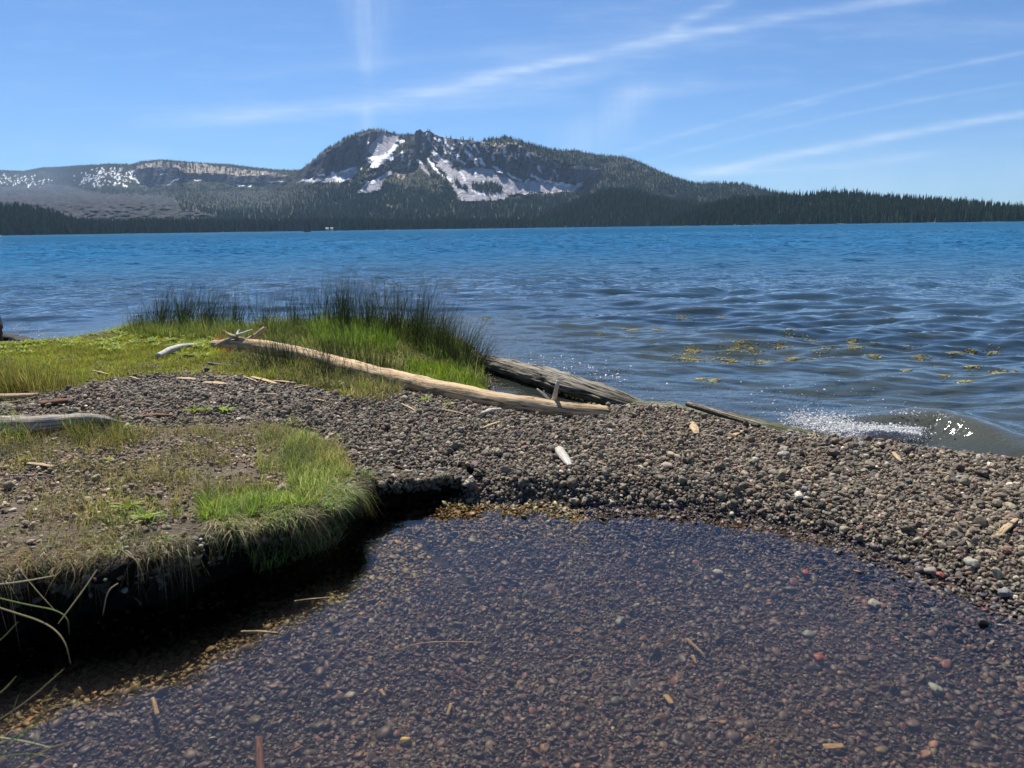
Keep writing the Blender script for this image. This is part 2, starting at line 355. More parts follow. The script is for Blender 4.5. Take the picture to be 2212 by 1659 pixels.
print('RANGE', [(int(a), int(b)) for a, b in zip(U[0, ::100], Rr[-1, ::100])])
up = Rr*np.tan(el)
strata = ridged(U/9+0.25*Vv/9, Vv/60, 31, 4)       # gullies running down the faces
Rr += cliff*(strata-0.55)*-115+scree*(ridged(U/14, Vv/90, 41, 3)-0.5)*-30+(~cliff & ~scree)*(fbm(U/30, Vv/22, 51, 4)-0.5)*-180*np.clip(up/120, 0.0, 1)
Rr += lava*((fbm(U/11, Vv/4.5, 61, 5)-0.5)*260)
Rr = blur(Rr, 1, 1)
dirs = fw[None, None]+((U-1106)/FPX)[..., None]*RT+((829.5-Vv)/FPX)[..., None]*UP
hd = np.hypot(dirs[..., 0], dirs[..., 1]); pts = dirs*(Rr/hd)[..., None]; pts[..., 2] += CAMH
# colours of the ground itself
nz = fbm(U/5, Vv/5, 71, 4); nz2 = fbm(U/2.2, Vv/6, 72, 3)
C = np.zeros(U.shape+(3,)); C[:] = (0.055, 0.058, 0.035)
C *= (0.6+0.8*nz)[..., None]
C[scree] = (np.array([0.40, 0.375, 0.395])*(0.82+0.36*nz2[scree])[:, None])
rockc = np.array([0.078, 0.072, 0.080])*(0.15+1.35*ridged(U/5+Vv/25, Vv/40, 77, 4))[..., None]; C[cliff] = rockc[cliff]
tc_ = np.array([0.40, 0.33, 0.27])*(0.35+1.0*nz2)[..., None]; tk = tanr & (nz2 > 0.42); C[tk] = tc_[tk]
lc = np.array([0.036, 0.035, 0.038])*(0.10+1.8*ridged(U/9, Vv/3.2, 78, 4)**2.2)[..., None]; C[lava] = lc[lava]
C[snow] = (0.88, 0.89, 0.92)
beach = (T*np.ones_like(U) < 0.010) & (nz > 0.45); C[beach] = (0.30, 0.25, 0.19)
# the far side of the range, out of the photo's sight
back = []
for dr, fz in ((120, 0.97), (600, 0.8), (1800, 0.35), (3200, -0.02)):
    q = pts[-1].copy(); f = (Rr[-1]+dr)/Rr[-1]; q[:, 0] *= f; q[:, 1] *= f; q[:, 2] = pts[-1][:, 2]*fz; back.append(q)
PT = np.concatenate([pts, np.array(back)], 0); CC = np.concatenate([C, np.full((4, nC, 3), 0.04)], 0)
o = mesh('mountain_range', PT.reshape(-1, 3), gridf(nRw+4, nC), M_hill, col=CC.reshape(-1, 3)); tag(o, kind='structure')

# ---- nearer wooded hills, each a full mound
def mound(name, uv_top, d_shore, d_crest, tree_px, u_lo, u_hi, seed):
    n = int((u_hi-u_lo)/3); us = np.linspace(u_lo, u_hi, n); tv = np.interp(us, *np.array(uv_top).T)+tree_px
    tv = np.minimum(tv, vwater(us)+0.6)
    rows = []; ds = np.interp(us, *np.array(d_shore).T)
    for k, t in enumerate(np.linspace(0, 1, 26)**1.35):
        vv = vwater(us)+1.5+(tv-vwater(us)-1.5)*np.sin(t*math.pi/2)
        dd = ds+(d_crest-ds)*t+(fbm(us/40, np.full(n, t*3), seed)-0.5)*60*t
        d = fw[None]+((us-1106)/FPX)[:, None]*RT+((829.5-vv)/FPX)[:, None]*UP
        d = d*(dd/np.hypot(d[:, 0], d[:, 1]))[:, None]; d[:, 2] += CAMH; rows.append(d)
    for dr, fz in ((120, .9), (350, .4), (600, -0.2)):
        q = rows[25].copy(); f = (d_crest+dr)/d_crest; q[:, :2] *= f; q[:, 2] = np.where(rows[25][:, 2] > 1, rows[25][:, 2]*fz, -3); rows.append(q)
    A = np.array(rows); c = np.zeros(A.shape); c[:] = (0.045, 0.045, 0.028)
    nzz = vn(A[..., 0]/14, A[..., 1]/14, seed+3); c *= (0.6+0.9*nzz)[..., None]
    c[0:1] = np.where((nzz[0:1] > 0.4)[..., None], (0.27, 0.22, 0.16), c[0:1])
    o_ = mesh(name, A.reshape(-1, 3), gridf(len(rows), n), M_hill, col=c.reshape(-1, 3)); tag(o_, kind='structure')
    return A
HL = mound('headland', [(1440,482),(1480,462),(1535,441),(1568,430),(1592,427),(1633,425),(1674,423),(1715,419),(1756,417),(1801,413),(1838,416),(1900,421),(1961,427),(2023,431),(2084,437),(2146,443),(2212,450),(2400,458),(2900,465)],
           [(1440,1500),(1700,1380),(2212,1250),(2900,1200)], 1720, 13.0, 1440, 2900, 5)
HN = mound('wooded_hill', [(1130,487),(1160,470),(1200,448),(1250,430),(1306,409),(1330,406),(1359,409),(1388,414),(1412,424),(1449,432),(1500,436),(1560,445),(1700,470)],
           [(1100,1900),(1700,1750)], 2150, 9.0, 1130, 1700, 8)
HW = mound('near_hill', [(-700,440),(0,444),(33,444),(67,449),(100,454),(140,467),(173,477),(233,480),(333,477),(520,478),(700,476),(1130,474)],
           [(-700,1350),(0,1500),(300,1700),(1130,1850)], 2000, 9.5, -700, 1140, 9)

# ---- conifers
def conifer_arrays(seed, tiers, sides, h=1.0, wid=0.26):
    g = np.random.default_rng(seed); V = []; F = []
    for k in range(tiers):
        z0 = 0.06+0.86*(k/tiers)**1.02; rr = wid/2*(1-k/tiers)**0.85*g.uniform(0.8, 1.15)
        top = min(z0+1.9/tiers, 1.0) if k < tiers-1 else 1.0
        b = len(V); a0 = g.uniform(0, 6)
        for j in range(sides*2):
            a = a0+j*math.pi/sides; q = rr*(g.uniform(0.8, 1.25) if j % 2 == 0 else g.uniform(0.35, 0.6))
            V.append((q*math.cos(a), q*math.sin(a), z0+g.uniform(-.03, .02)-(0.03 if j % 2 == 0 else -0.02)))
        V.append((0, 0, top))
        for j in range(sides*2): F.append((b+j, b+(j+1) % (sides*2), b+sides*2))
    return np.array(V)*h, np.array(F)
def forest(name, base, hts, seed, tiers=3, sides=3, wid=0.27, col=TREE_COL):
    g = np.random.default_rng(seed); vs = [conifer_arrays(seed+i, tiers, sides, 1.0, wid) for i in range(8)]
    Vo = []; Fo = []; Co = []; o_ = 0; idx = g.integers(0, 8, len(base))
    for k in range(8):
        s = np.where(idx == k)[0]
        if not len(s): continue
        v, f = vs[k]; n = len(s); a = g.uniform(0, 6.28, n); ca, sa = np.cos(a), np.sin(a)
        wv = g.uniform(0.75, 1.35, n)*hts[s]
        q = np.empty((n, len(v), 3)); q[..., 0] = (v[None, :, 0]*ca[:, None]-v[None, :, 1]*sa[:, None])*wv[:, None]+base[s, 0:1]
        q[..., 1] = (v[None, :, 0]*sa[:, None]+v[None, :, 1]*ca[:, None])*wv[:, None]+base[s, 1:2]
        q[..., 2] = v[None, :, 2]*hts[s][:, None]+base[s, 2:3]
        Vo.append(q.reshape(-1, 3)); Fo.append((f[None]+(o_+np.arange(n)*len(v))[:, None, None]).reshape(-1, 3)); o_ += n*len(v)
        c = np.array(col)[None]*g.uniform(0.55, 1.6, (n, 1))*np.array([1, 1, 1])+g.uniform(0, 1, (n, 1))*np.array([0.010, 0.006, 0.0])
        Co.append(np.repeat(c, len(v), 0))
    ob = mesh(name, np.concatenate(Vo), np.concatenate(Fo), M_conifer, col=np.concatenate(Co), smooth=False)
    return tag(ob, kind='stuff')
g = np.random.default_rng(3)
wgt = (~cliff & ~scree & ~lava & ~snow).astype(float)
wgt *= np.where(tk, 0.25, 1.0)*np.where(left*(np.abs(Vv-390) < 18) > 0, 0.55, 1.0)
wgt += 0.10*(cliff & (left > .5))+0.012*cliff
rib = reg([Z2((640,480),(700,400),(830,300),(900,380),(1000,480),(1060,560),(1000,560),(700,520))]); wgt = np.where(rib & ~snow & ~scree, 0.6, wgt)
nearsn = blur(blur((snow | scree).astype(float), 4, 0), 2, 1); dn = np.zeros_like(nearsn); dn[:-7] = nearsn[7:]; wgt *= 1-np.clip(dn*1.6, 0, .93)
knob = reg([Z2((1110,480),(1190,540),(1180,560),(1100,500)), Z2((1220,510),(1350,500),(1410,520),(1410,560),(1300,565),(1230,545))]); wgt = np.where(knob, 1.2, wgt)
area = (vwater(U)-top_v)/nRw                      # px of v per row
wgt *= area*(Rr/2000)**1.7*np.where((U > -60) & (U < 2270), 1, 0.25)*np.where((vwater(U)-Vv) < 26, .7, 1)
wgt[U > 1750] = 0
wf = wgt.ravel()/wgt.sum(); N = 42000
ii = g.choice(wf.size, N, p=wf); tb = pts.reshape(-1, 3)[ii]+g.normal(0, 3, (N, 3))*np.array([1, 1, 0]); th = g.uniform(15, 27, N)*np.interp(Rr.ravel()[ii], [2500, 3300, 4500], [1, .6, .5])
crest = np.where((U[0] > -40) & (U[0] < 2250))[0]; crest = g.choice(crest, 2600)
cw = ~(((U[0][crest] > 700+125) & (U[0][crest] < 1030)) )
cb = pts[-1][crest[cw]]; ch = g.uniform(4, 11, cw.sum())
tb[:, 2] -= 1.0; cb = cb-np.array([0, 0, 2.0])
th *= np.where(cliff.ravel()[ii] | rib.ravel()[ii], 0.7, 1.0)
forest('far_forest', np.concatenate([tb, cb]), np.concatenate([th, ch]), 21)
def hill_trees(A, n, lo, hi, seed, urange=None, tmax=26):
    g = np.random.default_rng(seed); i = g.uniform(0, tmax-1.01, n); j = g.uniform(0, A.shape[1]-1.01, n)
    i0 = i.astype(int); j0 = j.astype(int); fi = (i-i0)[:, None]; fj = (j-j0)[:, None]
    p = (A[i0, j0]*(1-fi)+A[i0+1, j0]*fi)*(1-fj)+(A[i0, j0+1]*(1-fi)+A[i0+1, j0+1]*fi)*fj
    return p-np.array([0, 0, 0.8]), g.uniform(lo, hi, n)
p1, h1 = hill_trees(HN, 6500, 13, 23, 31); p2, h2 = hill_trees(HW, 11500, 13, 24, 32)
keep = p1[:, 2] > -.5; p1, h1 = p1[keep], h1[keep]; keep = (p2[:, 2] > -.5); p2, h2 = p2[keep], h2[keep]
f0 = A_front = HW[1][g.integers(0, HW.shape[1], 900)]+g.normal(0, 6, (900, 3))*np.array([1, 1, 0]); f0[:, 2] = 0.5
forest('shore_forest', np.concatenate([p2, f0]), np.concatenate([h2, g.uniform(12, 24, 900)]), 41, 4, 4, 0.28, (0.050, 0.072, 0.030))
forest('hill_forest', p1, h1, 42, 4, 4, 0.27, (0.062, 0.090, 0.038))
p3, h3 = hill_trees(HL, 9500, 12, 23, 33); keep = p3[:, 2] > -.5; p3, h3 = p3[keep], h3[keep]
forest('headland_forest', p3, h3, 43, 4, 4, 0.26, (0.056, 0.082, 0.032))
# the tallest conifers one can tell apart: along the headland's skyline and its waterside
vars_ = []
for k in range(8):
    v, f = conifer_arrays(900+k, 9, 5, 1.0, 0.25)
    tv = np.array([(0.012*math.cos(a)*(1-z), 0.012*math.sin(a)*(1-z), z) for z in (0.0, 0.5) for a in np.linspace(0, 5.03, 5)]); tf = gridf(2, 5)
    tf = np.array([(j, (j+1) % 5, 5+(j+1) % 5) for j in range(5)]+[(j, 5+(j+1) % 5, 5+j) for j in range(5)])+len(v)
    c = np.concatenate([np.array([TREE_COL])*np.random.default_rng(k).uniform(0.8, 1.5, (len(v), 1)), np.full((10, 3), 0.05)])
    ob = mesh('conifer', np.concatenate([v, tv]), np.concatenate([f, tf]), M_conifer, col=c, smooth=False); vars_.append(ob)
def conifer(k, loc, h, grp, lab):
    ob = vars_[k % 8] if k < 8 else vars_[k % 8].copy()
    if k >= 8: COL.objects.link(ob)
    ob.location = loc; ob.scale = (h*1.1, h*1.1, h); ob.rotation_euler = (0, 0, k*1.7)
    tag(ob, lab, 'conifer', grp)
k = 0; g = np.random.default_rng(77)
inview = np.where((to_uv(HL[25, :, 0], HL[25, :, 1], HL[25, :, 2])[0] > 1560) & (to_uv(HL[25, :, 0], HL[25, :, 1], HL[25, :, 2])[0] < 2225))[0]
for j in g.choice(inview, 120):
    q = HL[24, j]+g.normal(0, 5, 3)*np.array([1, 1, 0]); conifer(k, (q[0], q[1], q[2]-1), g.uniform(17, 27), 'conifers on the skyline of the headland', 'dark conifer standing on the skyline of the wooded headland'); k += 1
inv2 = np.where((to_uv(HL[1, :, 0], HL[1, :, 1], HL[1, :, 2])[0] > 1470) & (to_uv(HL[1, :, 0], HL[1, :, 1], HL[1, :, 2])[0] < 2225))[0]
for j in g.choice(inv2, 130):
    q = HL[1, j]+g.normal(0, 4, 3)*np.array([1, 1, 0]); conifer(k, (q[0], q[1], 0.5), g.uniform(14, 24), 'conifers along the waterside of the headland', 'dark conifer at the waterside in front of the wooded headland'); k += 1

# ---- tiny boat and pale cabins on the far shore
def boxes(bl):
    V = []; F = []
    for (cx, cy, cz, sx, sy, sz) in bl:
        b = len(V)
        for dz in (-1, 1):
            for dx, dy in ((-1, -1), (1, -1), (1, 1), (-1, 1)): V.append((cx+dx*sx/2, cy+dy*sy/2, cz+dz*sz/2))
        F += [(b, b+3, b+2, b+1), (b+4, b+5, b+6, b+7)]+[(b+j, b+(j+1) % 4, b+4+(j+1) % 4, b+4+j) for j in range(4)]
    return np.array(V, float), np.array(F)
def plain(name, c, rough=0.6):
    m_, t, out = material(name); pos = t.new('ShaderNodeNewGeometry').outputs['Position']
    n = t.noise(pos, 3, 4).outputs[0]; cc_ = t.mix(n, tuple(x*0.8 for x in c)+(1,), tuple(min(1, x*1.15) for x in c)+(1,))
    b = t.new('ShaderNodeBsdfPrincipled', inp={'Base Color': cc_, 'Roughness': rough}); t.put(out.inputs[0], b.outputs[0]); return m_
M_boat = plain('boat_hull', (0.03, 0.03, 0.035)); M_cab = plain('cabin_paint', (0.75, 0.74, 0.70)); M_roof = plain('cabin_roof', (0.12, 0.11, 0.11))
M_cloth = plain('boat_cloth', (0.05, 0.05, 0.07)); M_plas = plain('white_hull', (0.75, 0.76, 0.78), 0.3)
bp = PD(664.5, 503.5, 640); bp[2] = 0
boat = empty('fishing_boat', bp, 'small dark fishing boat far out on the lake with people aboard', 'boat')
hv = []; hf = []
for i, x in enumerate(np.linspace(-3.0, 3.0, 9)):
    w = 1.0*(1-max(0, (x-0.5)/2.6)**2.2); zt = 0.75+0.25*max(0, x/3)**2
    hv += [(x, -w, zt), (x, -w*0.7, 0.1), (x, 0, -0.15), (x, w*0.7, 0.1), (x, w, zt), (x, 0, zt-0.1)]
hf = [(i*6+j, i*6+(j+1) % 6, i*6+6+(j+1) % 6, i*6+6+j) for i in range(8) for j in range(6)]
mesh('hull', hv, np.array(hf), M_boat, boat)
V, F = boxes([(-0.3, 0, 0.85, 0.35, 1.5, 0.12), (-3.1, 0, 0.7, 0.35, 0.4, 0.9)]); mesh('outboard_motor', V, F, M_boat, boat)
def person(x, loc, lab, h=0.85):
    bl = []; V = []; F = []; nz_ = [(0.0, .2, .15), (.25, .2, .14), (.5, .24, .15), (.6, .2, .12), (.66, .08, .08), (.72, .11, .12), (.85, .12, .13), (.95, .07, .07), (.97, .01, .01)]
    for z, a, b in nz_: V += [(a*math.cos(t), b*math.sin(t), z) for t in np.linspace(0, 2*math.pi, 9)[:-1]]
    F = [(i*8+j, i*8+(j+1) % 8, i*8+8+(j+1) % 8, i*8+8+j) for i in range(len(nz_)-1) for j in range(8)]
    o_ = mesh('person', np.array(V)*1.25, np.array(F), M_cloth); o_.location = loc; tag(o_, lab, 'person')
person(0, bp+np.array([-1.4, 0, 0.75]), 'person in dark clothes seated in the stern of the fishing boat')
person(0, bp+np.array([0.9, 0, 0.75]), 'person in dark clothes seated in the bow of the fishing boat')
for (u, v, w, lab) in ((707, 494.5, 6.0, 'small pale cabin among the shore trees, the left one of the pair'), (717, 494, 5.0, 'small pale cabin among the shore trees, the right one of the pair')):
    q = PD(u, v, 1690); c_ = empty('cabin', (q[0], q[1], 1.5), lab, 'cabin')
    V, F = boxes([(0, 0, 2, w, 5, 4)]); mesh('wall', V, F, M_cab, c_, smooth=False)
    rv = np.array([(-w/2-.5, -3, 4), (w/2+.5, -3, 4), (w/2+.5, 3, 4), (-w/2-.5, 3, 4), (-w/2-.5, 0, 6), (w/2+.5, 0, 6)]); 
    mesh('roof', rv, [np.array([(0, 1, 5, 4), (2, 3, 4, 5), (0, 3, 2, 1)]), np.array([(0, 4, 3), (1, 2, 5)])], M_roof, c_, smooth=False)
    V, F = boxes([(0, -2.56, 1.6, 1.0, .08, 2.0)]); mesh('door', V, F, M_roof, c_, smooth=False)
for (u, L, lab) in ((655, 7, 'pale moored boats'),):
    pass
# ================================================================== near shore: land, pool, lake bed
pool_px = [(3000,1750),(2500,1470,),(2330,1385),(2212,1330),(2100,1285),(2000,1243),(1900,1197),(1800,1162),(1700,1140),(1600,1120),(1500,1104),(1400,1099),(1300,1098),(1235,1096),(1200,1084),(1150,1080),(1120,1088),(1060,1086),(1010,1082),(985,1068),(930,1070),(870,1076),(810,1085),(775,1098),(745,1135),(726,1177),(650,1205),(573,1230),(480,1268),(382,1315),(270,1335),(153,1353),(0,1395),(-200,1460),(-600,1600)]
wp_v = [.3,.3,.28,.26,.24,.22,.20,.18,.18,.18,.18,.18,.18,.14,.09,.09,.10,.16,.15,.03,.03,.03,.03,.03,.03,.03,.03,.03,.03,.03,.03,.03,.03,.03,.03]
PE = [P(u, v)[:2] for u, v in [p[:2] for p in pool_px]]
pool_poly = PE+[np.array([-1.6, 0.3]), np.array([-1.5, -0.8]), np.array([2.6, -0.8])]
lake_px = [(-900,775),(-300,762),(0,744),(70,742),(130,736),(200,722),(260,706),(330,702),(450,708),(560,709),(650,704),(720,697),(800,696),(880,700),(940,712),(1000,738),(1035,765),(1052,795),(1054,838),(1035,852),(1100,874),(1200,886),(1290,889),(1400,888),(1500,893),(1600,922),(1700,942),(1800,953),(1900,966),(2000,974),(2100,988),(2212,1000),(2500,1045),(3000,1120)]
LE = [P(u, v)[:2] for u, v in lake_px]
lake_poly = LE+[np.array([30000., LE[-1][1]]), np.array([30000., 30000.]), np.array([-30000., 30000.]), np.array([-30000., LE[0][1]])]
Hc = []
for u, v, z in [(2212,1100,.085),(2212,1040,.065),(1900,1050,.09),(1500,960,.10),(1300,940,.10),(1100,950,.11),(900,950,.12),(900,1030,.095),(1100,1050,.085),(760,950,.15),(600,900,.16),(400,880,.17),(200,1000,.2),(0,1000,.21),(400,1050,.205),(600,1040,.19),(700,1060,.17),(760,1060,.14),(0,1150,.24),(300,1150,.23),(0,850,.16),(0,780,.12),(300,800,.13),(600,780,.12),(800,780,.10),(1000,800,.06),(400,720,.08),(800,720,.07),(1400,920,.08),(1700,970,.075)]:
    Hc.append((*P(u, v, z)[:2], z))
Hc = np.array(Hc)
def GZ(x, y, full=False):
    x = np.asarray(x, float); y = np.asarray(y, float); shp = x.shape; x = x.ravel(); y = y.ravel()
    w = 1/((x[:, None]-Hc[:, 0])**2+(y[:, None]-Hc[:, 1])**2+0.02)**1.6; H = (w*Hc[:, 2]).sum(1)/w.sum(1)
    dp, wp = segdist(x, y, PE, wp_v); dl = segdist(x, y, LE)
    ip = inpoly(x, y, pool_poly); il = inpoly(x, y, lake_poly)
    t = np.clip(dp/wp, 0, 1); wl = np.where(x > 0.3, 0.38, 0.8); t2 = np.clip(dl/wl, 0, 1)
    z = H*(0.82*(1-(1-t)**2)+0.18*sst(dp, .1, .8))*(1-(1-t2)**2)
    z += (fbm(x*3, y*3, 3, 3)-0.5)*0.035*np.minimum(t, t2)+(fbm(x*14, y*14, 4, 2)-0.5)*0.012*np.minimum(t, t2)
    bankd = np.where(wp < 0.06, 0.09, 0.0)
    zp = -(bankd*np.exp(-dp/.22)*np.clip(dp/.03, 0, 1)+0.13*sst(dp, 0, 0.75))+(fbm(x*4, y*4, 9, 3)-0.5)*0.03*np.clip(dp/.2, 0, 1)-0.002
    zl = -(0.02*np.clip(dl/.1, 0, 1)+0.085*dl+0.0045*dl**2+(fbm(x*1.5, y*1.5, 14, 3)-0.5)*0.12*np.clip(dl, 0, 1))
    zl = np.maximum(zl, -14); z = np.where(ip, zp, np.where(il, zl, z))
    if full: return z.reshape(shp), ip.reshape(shp), il.reshape(shp), dp.reshape(shp), dl.reshape(shp), wp.reshape(shp)
    return z.reshape(shp)
def PG(u, v, dz=0.0):
    z = 0.1
    for _ in range(12): q = P(u, v, z+dz); z = 0.5*z+0.5*float(GZ(np.array([q[0]]), np.array([q[1]]))[0])
    return P(u, v, z+dz)
far = np.array([.3, .8, 2, 5, 12, 30, 80, 200, 600, 1500, 4000, 9000, 20000])
gx = np.concatenate([-5-far[::-1], np.arange(-5, 6.001, .028), 6+far]); gy = np.concatenate([-0.9-far[::-1], np.arange(-0.9, 10.001, .028), 10+far])
GX, GY = np.meshgrid(gx, gy); gz, ip_, il_, dp_, dl_, wp_ = GZ(GX, GY, True)
outer = (GY > 1700); gz = np.where(outer, -8, gz); gz_mesh = np.where((wp_ < .06) & (dp_ < .118) & ~ip_, -.22, gz)
gz = np.where((GY < -0.9) & ~ip_, np.minimum(gz, 0.25), gz)
gu, gv = to_uv(GX, GY, gz)
green_poly = [(-400,700),(0,735),(250,700),(500,660),(900,660),(1060,740),(1060,850),(1000,845),(880,818),(830,850),(760,858),(680,845),(520,812),(420,800),(300,815),(200,828),(100,852),(-400,860)]
isg = inpoly(gu+(fbm(GX*6, GY*6, 8)-.5)*60, gv+(fbm(GX*6, GY*6, 18)-.5)*20, green_poly)
n1 = fbm(GX*9, GY*9, 6, 4)
gc = np.zeros(GX.shape+(3,)); gc[:] = (0.085, 0.072, 0.058)
gc[isg & ~il_] = (0.13, 0.12, 0.035)
btop = inpoly(gu, gv, [(-300,930),(560,900),(760,960),(790,1060),(480,1180),(-300,1300)]); gc[btop & ~ip_] = (0.17, 0.135, 0.10)
gc[ip_] = (0.055, 0.046, 0.038); 
sandp = ip_ & (fbm(GX*5, GY*5, 66, 3) > 0.62); gc[sandp] = (0.13, 0.105, 0.06)
gc[il_] = (0.10, 0.092, 0.050)
gc *= (0.6+0.8*n1)[..., None]
o = mesh('ground', np.stack([GX, GY, np.minimum(gz_mesh, gz)], -1).reshape(-1, 3), gridf(*GX.shape), M_soil, col=gc.reshape(-1, 3)); tag(o, kind='structure')

# ---- the undercut bank of dark earth along the pool, overhang shade painted on its face
bi = [i for i, (p, w) in enumerate(zip(pool_px, wp_v)) if w < 0.11]; b0, b1 = 18, bi[-1]
bl = chaikin(PE[b0:b1+1], 3); bl = np.array(bl); sl = np.concatenate([[0], np.cumsum(np.hypot(*np.diff(bl, axis=0).T))])
ns = int(sl[-1]/0.010); ss_ = np.linspace(0, sl[-1], ns); bx = np.interp(ss_, sl, bl[:, 0]); by = np.interp(ss_, sl, bl[:, 1])
tx = np.gradient(bx); ty = np.gradient(by); tl = np.hypot(tx, ty); nx, ny = -ty/tl, tx/tl
tx_, ty_ = bx+nx*.05, by+ny*.05
if inpoly(tx_, ty_, pool_poly).mean() < 0.5: nx, ny = -nx, -ny
nx = blur(nx[None], 8, 1)[0]; ny = blur(ny[None], 8, 1)[0]; q_ = np.hypot(nx, ny); nx /= q_; ny /= q_
inx, iny = bx-nx*0.13, by-ny*0.13; Hb = GZ(inx, iny)
Hb = blur(Hb[None], 6, 1)[0]
prof = [(-.16, 1.0, -.012), (-.12, 1.0, .002), (-.08, 1.0, .004), (-.04, 1.0, .004), (0, 1.0, .001), (.03, .99, -.004), (.05, .94, -.006), (.056, .86, -.01), (.035, .78, -.01), (-.01, .70, 0), (-.05, .58, 0), (-.085, .44, 0), (-.10, .28, 0), (-.08, .12, 0), (-.04, 0, .0), (.0, 0, -.03), (.02, 0, -.07), (.08, 0, -.12), (.14, 0, -.16)]
pv = []; tap = sst(ss_, 0.0, 0.12)
for k, (off, hf_, dz) in enumerate(prof):
    amp = 0.075 if 3 < k < 15 else 0.0
    o_ = off*np.clip(Hb/.18, .5, 1.25)*tap-.03*(1-tap)+(fbm(ss_*9, np.full(ns, k*.45), 91, 4)-0.5)*amp*1.6+(ss_*0)
    o_ = o_+(vn(ss_*45, np.full(ns, k*1.3), 92)-.5)*.022*(amp > 0)
    pv.append(np.stack([bx+nx*o_, by+ny*o_, Hb*hf_+dz+(vn(ss_*30, np.full(ns, k*1.1), 94)-.5)*.012*(amp > 0)], -1))
pv = np.array(pv)
bc = np.zeros(pv.shape); bc[:] = (0.020, 0.015, 0.011); bc *= (0.5+1.0*fbm(ss_[None]*20+0*pv[..., 0], pv[..., 2]*60, 95, 4))[..., None]  # face colour taken near black for the shade under the lip
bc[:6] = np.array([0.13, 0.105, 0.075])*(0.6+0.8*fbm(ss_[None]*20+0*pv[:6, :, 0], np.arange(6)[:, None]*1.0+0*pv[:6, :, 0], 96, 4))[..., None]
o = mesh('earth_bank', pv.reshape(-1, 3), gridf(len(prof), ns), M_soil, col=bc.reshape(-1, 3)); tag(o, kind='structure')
BNK = dict(x=bx, y=by, nx=nx, ny=ny, h=Hb, s=ss_)

# ================================================================== gravel
def ico(sub):
    t = (1+5**.5)/2
    V = [(-1,t,0),(1,t,0),(-1,-t,0),(1,-t,0),(0,-1,t),(0,1,t),(0,-1,-t),(0,1,-t),(t,0,-1),(t,0,1),(-t,0,-1),(-t,0,1)]
    F = [(0,11,5),(0,5,1),(0,1,7),(0,7,10),(0,10,11),(1,5,9),(5,11,4),(11,10,2),(10,7,6),(7,1,8),(3,9,4),(3,4,2),(3,2,6),(3,6,8),(3,8,9),(4,9,5),(2,4,11),(6,2,10),(8,6,7),(9,8,1)]
    V = [np.array(v)/np.linalg.norm(v) for v in V]
    for _ in range(sub):
        c = {}; G = []
        def mid(a, b):
            k = (min(a, b), max(a, b))
            if k not in c: w = V[a]+V[b]; V.append(w/np.linalg.norm(w)); c[k] = len(V)-1
            return c[k]
        for a, b, d in F:
            e, f, h = mid(a, b), mid(b, d), mid(d, a); G += [(a, e, h), (b, f, e), (d, h, f), (e, f, h)]
        F = G
    return np.array(V), np.array(F)
def stone_variants(n, sub, seed, blocky=0.6):
    g = np.random.default_rng(seed); V, F = ico(sub); out = []
    for _ in range(n):
        v = V.copy()
        for _ in range(9):                            # chop flat facets
            d = g.normal(size=3); d /= np.linalg.norm(d); c = g.uniform(0.55, 0.9); p = v@d
            v -= np.outer(np.maximum(p-c, 0)*blocky, d)*1.3
        v *= 1+g.normal(0, .06, (len(v), 1)); out.append(v)
    return out, F
def scatter(name, pos, size, thick, rotz, tilt, cols, mat, variants, F, smooth=True, parent=None, kind='stuff'):
    g = np.random.default_rng(len(pos)); idx = g.integers(0, len(variants), len(pos)); Vo = []; Fo = []; Co = []; off = 0
    for k, v in enumerate(variants):
        s = np.where(idx == k)[0]; n = len(s)
        if not n: continue
        sc = np.stack([size[s], size[s]*g.uniform(.55, .95, n), size[s]*thick[s]], -1)
        q = v[None]*sc[:, None]
        ta, tb_ = g.normal(0, 1, n)*tilt, g.normal(0, 1, n)*tilt
        ca, sa = np.cos(ta)[:, None], np.sin(ta)[:, None]; y, z = q[..., 1]*ca-q[..., 2]*sa, q[..., 1]*sa+q[..., 2]*ca; x = q[..., 0]
        cb, sb = np.cos(tb_)[:, None], np.sin(tb_)[:, None]; x, z = x*cb+z*sb, -x*sb+z*cb
        cz, sz = np.cos(rotz[s])[:, None], np.sin(rotz[s])[:, None]
        q = np.stack([x*cz-y*sz, x*sz+y*cz, z], -1)+pos[s][:, None]
        Vo.append(q.reshape(-1, 3)); Fo.append((F[None]+(off+np.arange(n)*len(v))[:, None, None]).reshape(-1, 3)); off += n*len(v)
        Co.append(np.repeat(cols[s], len(v), 0))
    ob = mesh(name, np.concatenate(Vo), np.concatenate(Fo), mat, col=np.concatenate(Co), smooth=smooth, parent=parent)
    return tag(ob, kind=kind) if kind else ob
SV1, SF1 = stone_variants(14, 1, 1); SV0, SF0 = stone_variants(12, 0, 2)
g = np.random.default_rng(8)
def jgrid(x0, x1, y0, y1, p):
    x, y = np.meshgrid(np.arange(x0, x1, p), np.arange(y0, y1, p)); x = x.ravel()+g.uniform(-.5, .5, x.size)*p; y = y.ravel()+g.uniform(-.5, .5, y.size)*p
    return x, y
X1, Y1 = jgrid(-2.4, 3.8, 0.85, 2.6, .0108); X2, Y2 = jgrid(-4.2, 4.6, 2.6, 7.0, .0128); X3, Y3 = jgrid(-2.4, 4, 0.85, 5.5, .0165)
sx = np.concatenate([X1, X2, X3]); sy = np.concatenate([Y1, Y2, Y3]); lay = np.concatenate([np.zeros(len(X1)+len(X2)), np.ones(len(X3))])
sz, sip, sil, sdp, sdl, swp = GZ(sx, sy, True); su, sv_ = to_uv(sx, sy, sz)
keep = (su > -700) & (su < 3300) & ((np.abs(su-1100) < 1250) | (g.random(len(su)) < .62)) & (sv_ < 1790) & (sv_ > 690) & (~sil | (sdl < 1.2))
